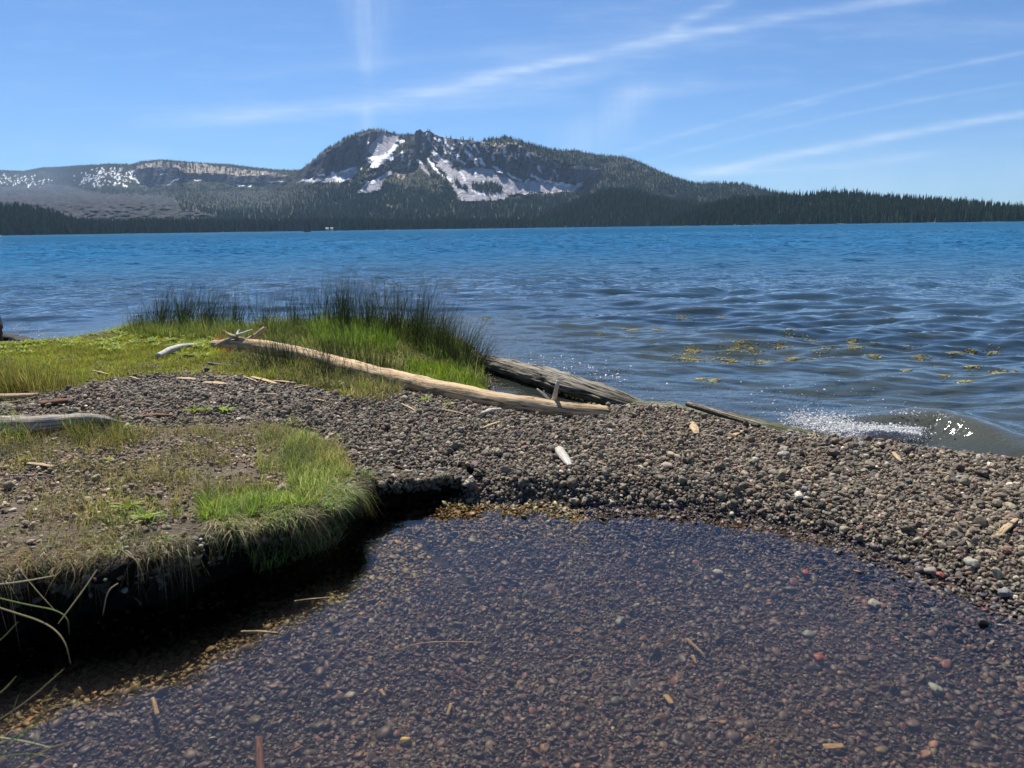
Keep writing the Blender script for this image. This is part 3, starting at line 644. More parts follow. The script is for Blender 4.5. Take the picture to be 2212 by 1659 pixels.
nzg = fbm(sx*5, sy*5, 44, 3)
sg = inpoly(su+(fbm(sx*6, sy*6, 8)-.5)*60, sv_+(fbm(sx*6, sy*6, 18)-.5)*20, green_poly)
dpatch = inpoly(su, sv_, [(185,795),(320,775),(370,800),(300,830),(190,820)]) & (vn(sx*9, sy*9, 12) > .35)
prob = np.where(sg & ~sil & ~sip, np.where(dpatch, .8, 0.06), 1.0)
sbt = inpoly(su, sv_, [(-300,950),(300,930),(560,905),(740,950),(790,1060),(480,1180),(-300,1300)]); prob = np.where(sbt & ~sip, np.clip((nzg-.28)*2.6, .12, .8), prob)
prob = np.where(sip & (sdp < .1) & (swp < .06), 0.3, prob)
keep &= (g.random(len(sx)) < prob) & ~((sdp < .10) & (swp < .06) & ~sip)
sx, sy, sz, sip, sil, sdp, sdl, su, sv_, lay, sbt, sgk = [a[keep] for a in (sx, sy, sz, sip, sil, sdp, sdl, su, sv_, lay, sbt, sg)]
n = len(sx); size = np.clip(np.exp(g.normal(math.log(.0067), .40, n)), .0028, .021)
size = np.where(g.random(n) < .012, size*1.5, size); size = np.where(sgk & ~sip & ~sil, np.minimum(size, .009), size); size = np.where(sbt & ~sip, size*.82, size); size = np.where(lay == 1, size*1.05, size)
size *= np.where(sip, .95, 1.0)
thick = g.uniform(.32, .8, n)*np.where(sip, .48, 1)
def palette(n, tab, g):
    w = np.array([t[0] for t in tab]); k = g.choice(len(tab), n, p=w/w.sum()); c = np.array([t[1] for t in tab])[k]
    return c*g.uniform(.7, 1.35, (n, 1))*g.uniform(.95, 1.05, (n, 3))
dry = palette(n, [(36, (.165,.142,.112)), (24, (.24,.208,.160)), (12, (.095,.085,.075)), (8, (.20,.125,.095)), (11, (.34,.29,.21)), (1.6, (.56,.51,.43)), (6, (.18,.18,.15))], g)
wet = palette(n, [(38, (.090,.072,.068)), (24, (.110,.084,.078)), (14, (.074,.066,.068)), (8, (.17,.090,.080)), (8, (.13,.108,.078)), (4, (.12,.125,.115)), (.8, (.30,.28,.23)), (3, (.22,.14,.09))], g)
zt_ = sz+size*thick*.35+np.where(lay == 1, size*thick*.9, 0)
cols = np.where((sip | sil)[:, None], wet*.98, dry)
wetl = ((sdp < .30) | (sdl < .15)) & (zt_ < .018) & ~sip & ~sil; cols = np.where((~(sip | sil))[:, None], cols*np.array([.94, .89, .82]), cols); cols = np.where(wetl[:, None], wet*1.1, cols)
cols = np.where((sbt & ~sip)[:, None], cols*np.array([1.25, 1.2, 1.12])+np.array([.02,.014,.008]), cols)
olive_lit_bed = sil | (sip & (sdp < .16+.22*fbm(sx*3, sy*3, 17, 2)) & (sx < 0.25)); cols = np.where(olive_lit_bed[:, None], cols*np.array([1.5, 1.4, .8])+np.array([.02, .018, .004]), cols); cols = np.where(sil[:, None], cols*.6, cols)  # olive lakebed tint; sunlit band near the bank painted into pool stones
pos = np.stack([sx, sy, zt_], -1); rz = g.uniform(0, 6.28, n)
isw = sip | sil | wetl; dist = np.hypot(sx, sy)
for nm, sel, mat, vv, ff in (('gravel', ~isw, M_stone, SV1, SF1), ('pool_gravel', isw & (~sil), M_wet, SV1, SF1), ('lakebed_gravel', sil & isw, M_wet, SV0, SF0)):
    scatter(nm, pos[sel], size[sel], thick[sel], rz[sel], R(28), cols[sel], mat, vv, ff, smooth=(nm != 'gravel'))
# stones bedded in the lip and face of the bank
kk = g.integers(0, len(bx), 5200); cav = BNK['h'][kk] < 0.135; pr = np.where(cav, 1.0, .17); kk = kk[g.random(len(kk)) < pr]
row = g.uniform(1.0, 13, len(kk))**1.0; row = np.where(BNK['h'][kk] < .135, g.uniform(0, 13, len(kk)), row)
r0_ = row.astype(int); fr = (row-r0_)[:, None]; bp_ = pv[r0_, kk]*(1-fr)+pv[r0_+1, kk]*fr
bs = np.clip(np.exp(g.normal(math.log(.0088), .35, len(kk))), .004, .02)
scatter('bank_gravel', bp_, bs, g.uniform(.4, .8, len(kk)), g.uniform(0, 6.28, len(kk)), R(40), palette(len(kk), [(5, (.15,.13,.10)), (3, (.26,.22,.15)), (2, (.09,.08,.065)), (1, (.18,.10,.08)), (.6, (.42,.38,.30))], g), M_stone, SV1, SF1)

# ================================================================== water
g = np.random.default_rng(40)
NW = 64; lam = np.exp(np.linspace(math.log(.16), math.log(3.4), NW)); th = R(-90)+g.normal(0, R(27), NW)+R(6); ph = g.uniform(0, 6.28, NW)
kx, ky = np.cos(th)*2*np.pi/lam, np.sin(th)*2*np.pi/lam
amp = 0.0043*lam**0.66*np.exp(-(lam/2.3)**2)*g.uniform(.6, 1.4, NW)
brk = [P(u, v, .05)[:2] for u, v in ((1660,915),(1740,908),(1850,905),(1950,905),(2030,907),(2110,930),(2212,962),(2350,1000),(2600,1060))]
brk_h = [0, .02, .05, .08, .11, .085, .065, .04, 0]
def wave(x, y, res=None):
    x = np.asarray(x, float); y = np.asarray(y, float); dl = segdist(x, y, LE) if x.size < 3e6 else None
    wx = x+.25*(vn(x*.8, y*.8, 55)-.5); wy = y+.35*(vn(x*.5, y*.7, 56)-.5)
    a = .15+.85*sst(dl, .15, 1.6); a = np.where((x > -.4) & (x < 1.15) & (y < 5.3) & (dl < .5), a*.12, a)
    a = a*(.75+.5*vn(x*.35, y*.35, 57))*(1+.35*sst(dl, 1.5, 6)+1.1*sst(dl, 6, 50)); z = 0
    for i in range(NW):
        f = 1.0 if res is None else np.clip(lam[i]/(res*2.4)-.6, 0, 1)
        s_ = np.sin(kx[i]*wx+ky[i]*wy+ph[i]); z = z+amp[i]*f*(s_+0.25*np.cos(2*(kx[i]*wx+ky[i]*wy+ph[i])))
    z = z*a
    bd, bh = segdist(x, y, brk, brk_h); side = np.sign(y-np.interp(x, [p[0] for p in brk], [p[1] for p in brk]))
    w_ = np.where(side > 0, .26, .11); z = z+bh*np.exp(-(bd/w_)**2)*(.85+.3*vn(x*6, y*6, 58))-bh*.25*np.exp(-((bd-.3)/.12)**2)*(side < 0)
    return z
rr_ = [2.3]
while rr_[-1] < 3000:
    q = rr_[-1]; dr = max(.016, q*q/710*.62) if q < 12 else (min(.13, q*q/710) if q < 45 else q*.0035 if q < 120 else q*.014)
    rr_.append(q+dr)
rr_ = np.array(rr_); aa = np.linspace(R(-50), R(50), 1150)
LR, LA = np.meshgrid(rr_, aa, indexing='ij'); LX, LY = LR*np.sin(LA), LR*np.cos(LA)
res = np.gradient(rr_)[:, None]*np.ones_like(LA)
near = rr_ < 130; LZ = np.zeros_like(LX); LZ[near] = wave(LX[near], LY[near], np.maximum(res[near], .02))
dlk = np.where(near[:, None], 0.0, 60.0)*np.ones_like(LX); ilk = np.ones(LX.shape, bool); nn = rr_ < 16
dlk[near] = segdist(LX[near], LY[near], LE); ilk[nn] = inpoly(LX[nn], LY[nn], lake_poly)
dep = 0.085*dlk+.0045*dlk**2; deep = np.maximum(.34*(1-np.exp(-dlk/.07)), 1-np.exp(-dep*1.2)); siltm = np.zeros_like(LX); farr = np.clip(np.log(LR/8)/math.log(60), 0, 1); bdd, bhh = segdist(LX[nn], LY[nn], brk, brk_h); deep[nn] = np.maximum(deep[nn], .8*np.exp(-(bdd/.34)**2)*np.clip(bhh/.08, 0, 1))
vok = ilk | (dlk < .13); F = gridf(*LX.shape); F = F[vok.ravel()[F].all(1)]
siltm[nn] = np.maximum(.6*np.exp(-(bdd/.40)**2)*np.clip(bhh/.08, 0, 1), .6*np.exp(-dlk[nn]/.35)); used, inv = np.unique(F, return_inverse=True); F = inv.reshape(F.shape)
LV = np.stack([LX, LY, LZ], -1).reshape(-1, 3)[used]
m_, t, out = material('lake_water'); pos = t.new('ShaderNodeNewGeometry').outputs['Position']
dpn = t.attr('deep').outputs['Fac']; far_ = t.attr('far').outputs['Fac']
s1 = t.noise(t.map(pos, (5, 10, 1)), 1.6, 3, 0.5).outputs[0]; s2 = t.noise(t.map(pos, (1.1, 2.4, 1)), 1.3, 5, 0.62).outputs[0]; s3 = t.noise(t.map(pos, (.06, .22, 1)), 1.2, 6, 0.65).outputs[0]
hgt = t.m('ADD', t.m('MULTIPLY', s1, t.ss(far_, 0, .35, .0056, .03)), t.m('MULTIPLY', s2, t.ss(far_, .02, .45, 0.0, .70)))
hgt = t.m('ADD', hgt, t.m('MULTIPLY', s3, t.ss(far_, .3, .8, 0.0, 7)))
bn = t.new('ShaderNodeBump', inp={'Strength': 1.0, 'Distance': 1.0, 'Height': hgt})
fr = t.new('ShaderNodeFresnel', inp={'IOR': 1.48, 'Normal': bn}).outputs[0]
gl = t.new('ShaderNodeBsdfGlossy', inp={'Color': (1, 1, 1, 1), 'Roughness': t.ss(far_, 0, .8, .02, .09), 'Normal': bn})
body = t.mix(t.ss(far_, .0, .42), (0.050, 0.080, 0.082, 1), (0.022, 0.160, 0.330, 1))
gust = t.noise(t.map(pos, (.02, .05, 1)), 1.0, 5, 0.6).outputs[0]; body = t.mix(t.ss(gust, .35, .65, 0, .35), body, (0.012, 0.080, 0.20, 1))
body = t.mix(t.attr('silt').outputs['Fac'], body, (.105, .090, .050, 1))
chop = t.noise(t.map(pos, (.32, .055, 1)), 1.0, 7, 0.72).outputs[0]; chop2 = t.noise(t.map(pos, (1.6, .9, 1)), 1.0, 6, 0.7).outputs[0]
df = t.new('ShaderNodeBsdfDiffuse', inp={0: body, 'Normal': bn}); tr = t.new('ShaderNodeBsdfTransparent', inp={0: (.86, .90, .80, 1)})
mx = t.new('ShaderNodeMixShader', inp={0: dpn, 1: tr.outputs[0], 2: df.outputs[0]}); 
fin = t.new('ShaderNodeMixShader', inp={0: t.m('MULTIPLY', fr, t.m('ADD', t.ss(far_, .1, .7, 1.0, .88), t.m('MULTIPLY', t.m('ADD', t.m('SUBTRACT', chop, .5), t.m('MULTIPLY', t.m('SUBTRACT', chop2, .5), .6)), t.ss(far_, .12, .5, 0.0, 4.2))), None, True), 1: mx.outputs[0], 2: gl.outputs[0]}); t.put(out.inputs[0], fin.outputs[0])
o = mesh('lake_water', LV, F, m_, attrs={'silt': siltm.ravel()[used], 'deep': deep.ravel()[used], 'far': farr.ravel()[used]}); tag(o, kind='structure')

m_, t, out = material('pool_water'); pos = t.new('ShaderNodeNewGeometry').outputs['Position']
w1 = t.noise(t.map(pos, (9, 14, 1)), 1.0, 3, 0.5).outputs[0]; w2 = t.noise(pos, 38, 2, 0.5).outputs[0]
edge = t.attr('edge').outputs['Fac']
bn = t.new('ShaderNodeBump', inp={'Strength': 1.0, 'Distance': 1.0, 'Height': t.m('ADD', t.m('MULTIPLY', w1, .0022), t.m('MULTIPLY', w2, t.m('MULTIPLY', edge, .0009)))})
fr = t.new('ShaderNodeFresnel', inp={'IOR': 1.333, 'Normal': bn}).outputs[0]
fr = t.new('ShaderNodeFresnel', inp={'IOR': 1.5, 'Normal': bn}).outputs[0]
gl = t.new('ShaderNodeBsdfGlossy', inp={'Color': (1, 1, 1, 1), 'Roughness': .0, 'Normal': bn}); tr0 = t.new('ShaderNodeBsdfTransparent', inp={0: (.86, .80, .70, 1)}); silt = t.new('ShaderNodeBsdfDiffuse', inp={0: t.mix(t.noise(pos, 2.2, 4).outputs[0], (.10, .10, .14, 1), (.15, .13, .12, 1))})
tr = t.new('ShaderNodeMixShader', inp={0: t.m('MULTIPLY', t.ss(edge, .1, .45, 1.0, .0), .09), 1: tr0.outputs[0], 2: silt.outputs[0]})
mx = t.new('ShaderNodeMixShader', inp={0: fr, 1: tr.outputs[0], 2: gl.outputs[0]}); t.put(out.inputs[0], mx.outputs[0])
px_, py_ = np.meshgrid(np.arange(-2.8, 5.6, .03), np.arange(-0.8, 3.2, .03)); pd = segdist(px_, py_, PE); ok = (inpoly(px_, py_, pool_poly) | (pd < .07))
F = gridf(*px_.shape); F = F[ok.ravel()[F].all(1)]; used, inv = np.unique(F, return_inverse=True)
o = mesh('pool_water', np.stack([px_, py_, 0*px_], -1).reshape(-1, 3)[used], inv.reshape(F.shape), m_, attrs={'edge': np.exp(-pd/.25).ravel()[used]}); tag(o, kind='structure')
# ================================================================== plants
def blades(name, base, L, lean, az, curl, w, col, mat, seg=4, tube=False, parent=None, tipcol=None, twist=None, kind=None, link=True, parts=None):
    """curved tapering blades; lean = sideways reach / length, az = its heading, curl = droop"""
    n = len(base); g = np.random.default_rng(n+7); t = np.linspace(0, 1, seg+1)[None, :]
    L, lean, az, curl, w = [np.broadcast_to(np.asarray(q, float), n) for q in (L, lean, az, curl, w)]
    hor = (lean[:, None]*t**1.5)*L[:, None]; ver = (np.sqrt(np.clip(1-lean[:, None]**2*.7, .05, 1))*t-curl[:, None]*t**2.6)*L[:, None]
    kx_ = (g.normal(0, .05, n)[:, None])*L[:, None]*np.sin(t*3.1)
    cx = base[:, 0:1]+hor*np.cos(az)[:, None]-kx_*np.sin(az)[:, None]; cy = base[:, 1:2]+hor*np.sin(az)[:, None]+kx_*np.cos(az)[:, None]; cz = base[:, 2:3]+ver
    ww = w[:, None]*(1-t**2.2*.93)*(0.75+.25*np.sin(t*3.1))
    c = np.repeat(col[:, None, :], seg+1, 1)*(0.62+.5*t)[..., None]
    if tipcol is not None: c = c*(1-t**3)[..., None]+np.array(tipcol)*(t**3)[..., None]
    if tube:
        K = 3; ang = np.arange(K)*2*np.pi/K; off = np.stack([np.cos(ang), np.sin(ang)], -1)
        V = np.stack([cx[..., None]+ww[..., None]*.5*off[:, 0], cy[..., None]+ww[..., None]*.5*off[:, 1], np.repeat(cz[..., None], K, -1)], -1)
        fl = np.array([(s*K+j, s*K+(j+1) % K, (s+1)*K+(j+1) % K, (s+1)*K+j) for s in range(seg) for j in range(K)])
    else:
        K = 2; wa = az+np.pi/2+g.normal(0, .9, n); dx, dy = np.cos(wa)[:, None]*ww*.5, np.sin(wa)[:, None]*ww*.5
        V = np.stack([np.stack([cx-dx, cy-dy, cz], -1), np.stack([cx+dx, cy+dy, cz], -1)], 2)
        fl = np.array([(s*2, s*2+1, s*2+3, s*2+2) for s in range(seg)])
    nv = (seg+1)*K; F = (fl[None]+(np.arange(n)*nv)[:, None, None]).reshape(-1, 4); C_ = np.repeat(c[:, :, None, :], K, 2).reshape(-1, 3)
    if parts is not None: parts.append((V.reshape(-1, 3), F, C_)); return None
    o_ = mesh(name, V.reshape(-1, 3), F, mat, col=C_, parent=parent, link=link)
    if kind: tag(o_, kind=kind)
    return o_
def join(name, parts, mat, kind=None):
    off = 0; V = []; F = []; C_ = []
    for v, f, c in parts: V.append(v); F.append(f+off); C_.append(c); off += len(v)
    o_ = mesh(name, np.concatenate(V), np.concatenate(F), mat, col=np.concatenate(C_))
    return tag(o_, kind=kind) if kind else o_
def land_pts(n, poly, seed, z0=.12, fn=None):
    """n ground points whose place falls inside an outline given in the 2212 frame"""
    g = np.random.default_rng(seed); q = np.array([P(u, max(v, 640), z0) for u, v in poly]); x0, y0 = q[:, 0].min(), q[:, 1].min(); x1, y1 = q[:, 0].max(), q[:, 1].max()
    wpoly = q[:, :2]; o = np.zeros((0, 3))
    while len(o) < n:
        x = g.uniform(x0, x1, n*3); y = g.uniform(y0, y1, n*3); k = inpoly(x, y, wpoly)
        if fn is not None: k &= fn(x, y, g)
        x, y = x[k], y[k]; z = GZ(x, y); k = z > -.01; o = np.concatenate([o, np.stack([x[k], y[k], z[k]], -1)])
    return o[:n]
GREENS = [(5, (.175,.235,.055)), (4, (.125,.18,.045)), (2.5, (.27,.28,.09)), (1.8, (.38,.33,.17))]
YGREEN = [(5, (.32,.37,.05)), (4, (.22,.29,.045)), (2.5, (.34,.27,.07)), (1.5, (.38,.30,.15)), (1, (.24,.12,.05))]
DRYG = [(4, (.42,.34,.18)), (2.5, (.30,.24,.12)), (2, (.20,.22,.06)), (1.6, (.13,.19,.04)), (1, (.22,.13,.07))]
RUSH = [(5, (.13,.185,.07)), (4, (.18,.235,.08)), (2.4, (.18,.23,.06)), (1.4, (.25,.20,.09)), (.7, (.36,.28,.15))]
g = np.random.default_rng(100)
# short turf of the left plateau
parts = []
b = land_pts(52000, [(-250,752),(0,747),(130,740),(260,716),(430,722),(480,760),(640,828),(560,826),(420,812),(300,822),(200,832),(100,856),(-250,870)], 1, fn=lambda x, y, g: vn(x*7, y*7, 61) > .2)
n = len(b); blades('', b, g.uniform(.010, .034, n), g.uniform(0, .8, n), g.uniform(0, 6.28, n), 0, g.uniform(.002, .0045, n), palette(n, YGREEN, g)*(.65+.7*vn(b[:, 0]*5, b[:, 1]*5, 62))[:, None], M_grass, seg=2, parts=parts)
join('turf', parts, M_grass, 'stuff')
# lush grass behind the long log
parts = []
def lush(n, poly, h0, h1, pal, seed, lean=.6, w=.0035, seg=3, thin=None, jit=.18):
    b = land_pts(n, poly, seed, .185 if seed in (10, 11, 12, 13, 14, 15, 16, 54, 56) else .12, fn=thin); g = np.random.default_rng(seed+500); f = (.35+1.1*vn(b[:, 0]*7, b[:, 1]*7, seed))*g.uniform(.6, 1.25, n)
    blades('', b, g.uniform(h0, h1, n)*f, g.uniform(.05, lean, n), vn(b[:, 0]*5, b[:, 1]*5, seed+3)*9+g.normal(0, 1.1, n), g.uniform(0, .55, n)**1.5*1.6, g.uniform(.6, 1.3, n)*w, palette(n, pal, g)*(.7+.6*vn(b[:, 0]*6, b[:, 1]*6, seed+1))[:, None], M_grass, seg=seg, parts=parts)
lush(15000, [(235,722),(300,700),(500,688),(700,680),(900,686),(1000,720),(1050,770),(1053,838),(1000,838),(900,815),(700,760),(560,728),(420,728)], .05, .13, GREENS, 3)
lush(6000, [(880,770),(1000,770),(1053,800),(1053,842),(960,836),(860,812)], .03, .07, [(5, (.22,.33,.03)), (4, (.16,.27,.02)), (1, (.3,.3,.06))], 4)
lush(5000, [(560,703),(700,694),(900,698),(1000,735),(1045,780),(1048,800),(960,775),(860,735),(700,722),(560,722)], .10, .24, [(5, (.15,.22,.05)), (4, (.10,.16,.045)), (2, (.3,.28,.12))], 51, w=.0028)
lush(3500, [(640,700),(820,700),(860,760),(700,745)], .10, .20, [(5, (.17,.28,.03)), (3, (.11,.2,.03)), (1, (.3,.3,.08))], 5)
lush(2600, [(250,708),(300,704),(560,708),(540,724),(300,722)], .10, .22, [(5, (.15,.21,.05)), (4, (.10,.15,.04)), (3, (.32,.28,.13))], 52, w=.0028)
lush(1500, [(300,700),(520,690),(540,730),(420,735)], .09, .16, GREENS, 6)
join('shore_grass', parts, M_grass, 'stuff')
# drab wiry grass in front of the log
parts = []
lush(5200, [(500,765),(600,775),(760,808),(870,845),(860,862),(780,868),(700,852),(560,822),(490,800)], .03, .10, [(4, (.14,.15,.06)), (4, (.30,.25,.13)), (2, (.09,.11,.04)), (1, (.2,.28,.04))], 7, lean=.9)
lush(900, [(700,840),(760,830),(860,850),(850,880),(760,880)], .03, .09, DRYG, 8, lean=.9)
lush(700, [(470,740),(500,745),(505,770),(478,768)], .06, .12, [(3, (.34,.16,.06)), (1, (.4,.28,.12))], 9, w=.002)
join('wiry_grass', parts, M_grass, 'stuff')
# turf of the undercut bank: lush tuft at its corner, thin dry growth elsewhere
parts = []
TP = [(5, (.16,.24,.06)), (3, (.23,.30,.09)), (3, (.36,.34,.17)), (2.5, (.46,.39,.23)), (2, (.09,.14,.035))]
lush(7500, [(610,960),(650,925),(705,940),(748,985),(775,1040),(765,1075),(700,1085),(660,1075),(625,1030)], .03, .085, TP, 10, lean=1.0, w=.0023)
lush(3800, [(540,940),(620,895),(740,925),(800,1030),(780,1085),(640,1090),(560,1030)], .02, .07, TP+[(4, (.4,.33,.18))], 54, lean=1.0, w=.002, thin=lambda x, y, g: vn(x*11, y*11, 64)+.5*vn(x*30, y*30, 65) > .72)
lush(4200, [(440,1060),(600,1035),(700,1070),(690,1092),(560,1100),(480,1118)], .02, .06, GREENS+[(5, (.4,.34,.18)), (3, (.09,.13,.03))], 11, lean=1.0, w=.0024, thin=lambda x, y, g: vn(x*13, y*13, 66) > .38)
lush(12500, [(-200,960),(150,945),(560,910),(720,930),(780,1050),(640,1090),(480,1120),(300,1190),(-200,1230)], .02, .075, DRYG, 12, lean=1.0, w=.0020, thin=lambda x, y, g: vn(x*8, y*8, 63)+.5*vn(x*27, y*27, 68) > .66)
lush(2500, [(560,905),(740,940),(800,1040),(770,1075),(720,1000),(600,940)], .03, .08, DRYG, 13, lean=1.0, w=.0018)
lush(1300, [(130,935),(260,925),(300,960),(180,985)], .04, .11, [(4, (.13,.14,.04)), (3, (.2,.22,.06)), (2, (.3,.24,.12))], 14, lean=.8, w=.0022)
lush(420, [(205,1070),(345,1060),(400,1110),(300,1160),(210,1140)], .02, .045, GREENS+[(3, (.4,.34,.18))], 15, lean=1.0, w=.0035, thin=lambda x, y, g: vn(x*15, y*15, 67) > .45)
lush(500, [(-120,930),(60,930),(80,980),(-120,1000)], .10, .22, [(4, (.11,.17,.04)), (2, (.2,.2,.07)), (2, (.35,.28,.15))], 16, lean=.8, w=.0022)
lush(5200, [(430,1085),(560,1065),(680,1062),(780,1050),(795,1075),(700,1100),(560,1112),(440,1128)], .025, .075, [(5, (.20,.30,.06)), (4, (.26,.35,.08)), (2, (.40,.36,.18)), (1.5, (.1,.16,.04))], 56, lean=1.0, w=.0026, thin=lambda x, y, g: vn(x*12, y*12, 69) > .3)
join('bank_grass', parts, M_grass, 'stuff')
# growth hanging over the bank's lip
def lip(n, u0, u1, out0, out1, L0, L1, pal, seed, w=.0022, curl=(.7, 1.5)):
    g = np.random.default_rng(seed); bu, _ = to_uv(BNK['x'], BNK['y'], BNK['h']); cand = np.where((bu > u0) & (bu < u1))[0]; wc = (np.clip(vn(BNK['s'][cand]*13, 0*cand+seed, seed)*1.0+.6*vn(BNK['s'][cand]*34, 0*cand+3, seed)-.42, .015, 1))**1.7; k = g.choice(cand, n, p=wc/wc.sum())
    o = g.uniform(out0, out1, n); b = np.stack([BNK['x'][k]+BNK['nx'][k]*o, BNK['y'][k]+BNK['ny'][k]*o, BNK['h'][k]-.004-np.clip(o-.03, 0, 1)*.6], -1)
    az = np.arctan2(BNK['ny'][k], BNK['nx'][k])+(vn(BNK['s'][k]*17, 0*k, seed+2)-.5)*2.6+g.normal(0, .75, n)
    blades('', b, g.uniform(L0, L1, n)*(.45+1.1*vn(BNK['s'][k]*21, 0*k, seed+1)), g.uniform(.5, 1.0, n), az, g.uniform(*curl, n), g.uniform(.6, 1.4, n)*w, palette(n, pal, g), M_grass, seg=6, parts=parts)
parts = []
lip(3600, 560, 790, -.07, .05, .02, .085, [(6, (.19,.29,.06)), (4, (.25,.33,.08)), (3, (.40,.35,.2)), (1.2, (.28,.19,.11))], 21, w=.0025, curl=(.3, 1.0))
lip(1500, 600, 800, .0, .055, .03, .10, [(3, (.16,.13,.08)), (2, (.28,.23,.13)), (2, (.1,.12,.04))], 22, w=.0014, curl=(.9, 1.8))
lip(1900, 150, 620, -.06, .05, .03, .09, [(4, (.14,.2,.05)), (2, (.2,.25,.07)), (5, (.42,.35,.2)), (2, (.26,.16,.10))], 23, w=.0028, curl=(.4, 1.2))
lip(900, -100, 620, .0, .055, .03, .11, [(3, (.12,.09,.06)), (2, (.34,.28,.16)), (1, (.12,.16,.04))], 24, w=.0015, curl=(1.0, 2.0))
lip(900, -150, 240, -.07, .05, .04, .10, [(3, (.26,.14,.08)), (3, (.38,.3,.17)), (1.5, (.16,.2,.05))], 25, w=.002, curl=(.4, 1.4))
lip(260, 775, 985, -.03, .03, .02, .07, [(3, (.34,.27,.15)), (2, (.2,.15,.09))], 26, w=.0013)
join('hanging_grass', parts, M_grass, 'stuff')
# the sunlit olive band along the pool bed edge is in the gravel colours
# rush clumps
CL = [(305,716,.11,90,.22,.06,.1),(345,712,.16,170,.34,.10,.25),(395,712,.16,240,.40,.11,.3),(450,714,.16,230,.40,.12,.3),(505,718,.12,130,.34,.09,.2),(575,716,.16,110,.36,.14,.2),(635,712,.12,90,.36,.10,.1),(690,712,.09,90,.42,.07,0),(742,718,.12,280,.47,.08,.05),(795,722,.11,180,.43,.09,.1),(850,735,.13,260,.44,.10,.1),(905,748,.13,300,.44,.10,.15),(955,768,.12,280,.38,.09,.25),(1000,790,.10,220,.32,.08,.35),(1030,800,.06,110,.26,.05,.5),(715,790,.10,80,.34,.10,-.2),(775,800,.10,70,.30,.09,-.1),(830,822,.09,110,.20,.08,0),(620,792,.09,70,.26,.09,-.1),(575,800,.10,80,.22,.08,-.2),(700,822,.09,70,.2,.08,.1)]
NM = ['short rush clump at the left end of the rushes','dense dark rush clump, second from the left at the water','tall dark rush clump left of the log\'s root end, leaning right','tall dark rush clump behind the log\'s root end','rush clump just right of the log\'s root end','sparse rush stems left of the gap showing blue water','sparse rush stems in the middle gap showing blue water','thin upright rush stems beside the tallest clump','tallest rush clump with bright green foot','rush clump between the tallest clump and the broad right one','broad dark rush clump standing right of centre','densest dark rush clump at the water\'s edge','leaning rush clump near the right end of the rushes','rush clump arching over the water at the right end','outermost rush stems spraying over the water','thin rush stems rising in front of the pale log, left of its middle','thin rush stems crossing the middle of the pale log','low wiry rush clump against the front of the pale log','thin dark rush stems in front of the log near its root end','small rush clump between splinters and the log\'s root end','low rush stems on the gravel edge before the log']
for i, (u, v, sp_, n, h, rr, lean) in enumerate(CL):
    c = PG(u, v); g = np.random.default_rng(300+i); a = g.uniform(0, 6.28, n); q = np.abs(g.normal(0, .5, n))*rr*1.6
    b = np.stack([c[0]+np.cos(a)*q*1.3, c[1]+np.sin(a)*q, np.full(n, 0.0)], -1); b[:, 2] = np.maximum(GZ(b[:, 0], b[:, 1]), -.06)-.005
    az = np.where(g.random(n) < .35+abs(lean), np.where(lean >= 0, 0.0, np.pi)+g.normal(0, .7, n), a)
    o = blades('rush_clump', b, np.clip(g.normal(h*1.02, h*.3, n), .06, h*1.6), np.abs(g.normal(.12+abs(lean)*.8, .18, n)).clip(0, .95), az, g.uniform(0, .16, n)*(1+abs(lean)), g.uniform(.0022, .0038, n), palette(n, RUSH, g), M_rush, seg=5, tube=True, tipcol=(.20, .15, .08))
    reloc(o, c); tag(o, NM[i], 'rush clump', 'rush clumps on the shore')
# brown-olive tuft at the left edge
for i, (u, v, n, h, lab) in enumerate(((10, 838, 420, .20, 'brown and olive rush tuft at the left edge above the plank'), (70, 842, 380, .19, 'brown and olive rush tuft right of the one at the left edge'), (118, 842, 120, .15, 'small thin olive tuft beside the left rush tufts'), (-60, 835, 300, .2, 'brown rush tuft cut off by the left edge'))):
    c = PG(u, v); g = np.random.default_rng(350+i); a = g.uniform(0, 6.28, n); q = np.sqrt(g.random(n))*.14
    b = np.stack([c[0]+np.cos(a)*q*1.2, c[1]+np.sin(a)*q*.9, np.zeros(n)], -1); b[:, 2] = GZ(b[:, 0], b[:, 1])
    o = blades('rush_tuft', b, g.uniform(.4, 1.1, n)*h, np.abs(g.normal(.25, .2, n)).clip(0, .9), a, g.uniform(0, .2, n), g.uniform(.0018, .0034, n), palette(n, [(4, (.22,.20,.06)), (3, (.15,.11,.06)), (3, (.30,.26,.10)), (2, (.14,.19,.04)), (1, (.42,.34,.2))], g), M_grass, seg=4)
    reloc(o, c); tag(o, lab, 'rush tuft', 'rush tufts at the left')
# long single blades at the left edge, close to the lens
def longblades(name, items, lab, cat='grass tuft'):
    V = []; F = []; C_ = []; off = 0
    for (pp, w, c) in items:
        q = chaikin([np.array(PD_(*k)) for k in pp], 3); q = np.array(q); m = len(q); t = np.linspace(0, 1, m)
        d = np.gradient(q, axis=0); d /= np.linalg.norm(d, axis=1)[:, None]; s = np.cross(d, [0.15, -.8, .6]); s /= np.linalg.norm(s, axis=1)[:, None]; nn = np.cross(s, d)
        ww = (w*.68*(1-t**3*.85))[:, None]; rings = [q+s*ww, q+nn*ww*.35, q-s*ww, q-nn*ww*.35]
        V.append(np.stack(rings, 1).reshape(-1, 3)); f = np.array([(k*4+j, k*4+(j+1) % 4, k*4+4+(j+1) % 4, k*4+4+j) for k in range(m-1) for j in range(4)]); F.append(f+off); off += m*4
        C_.append(np.repeat(np.array([c])*(0.8+.3*t)[:, None], 4, 0))
    o = mesh(name, np.concatenate(V), np.concatenate(F), M_grass, col=np.concatenate(C_)); reloc(o, V[0][0]); return tag(o, lab, cat)
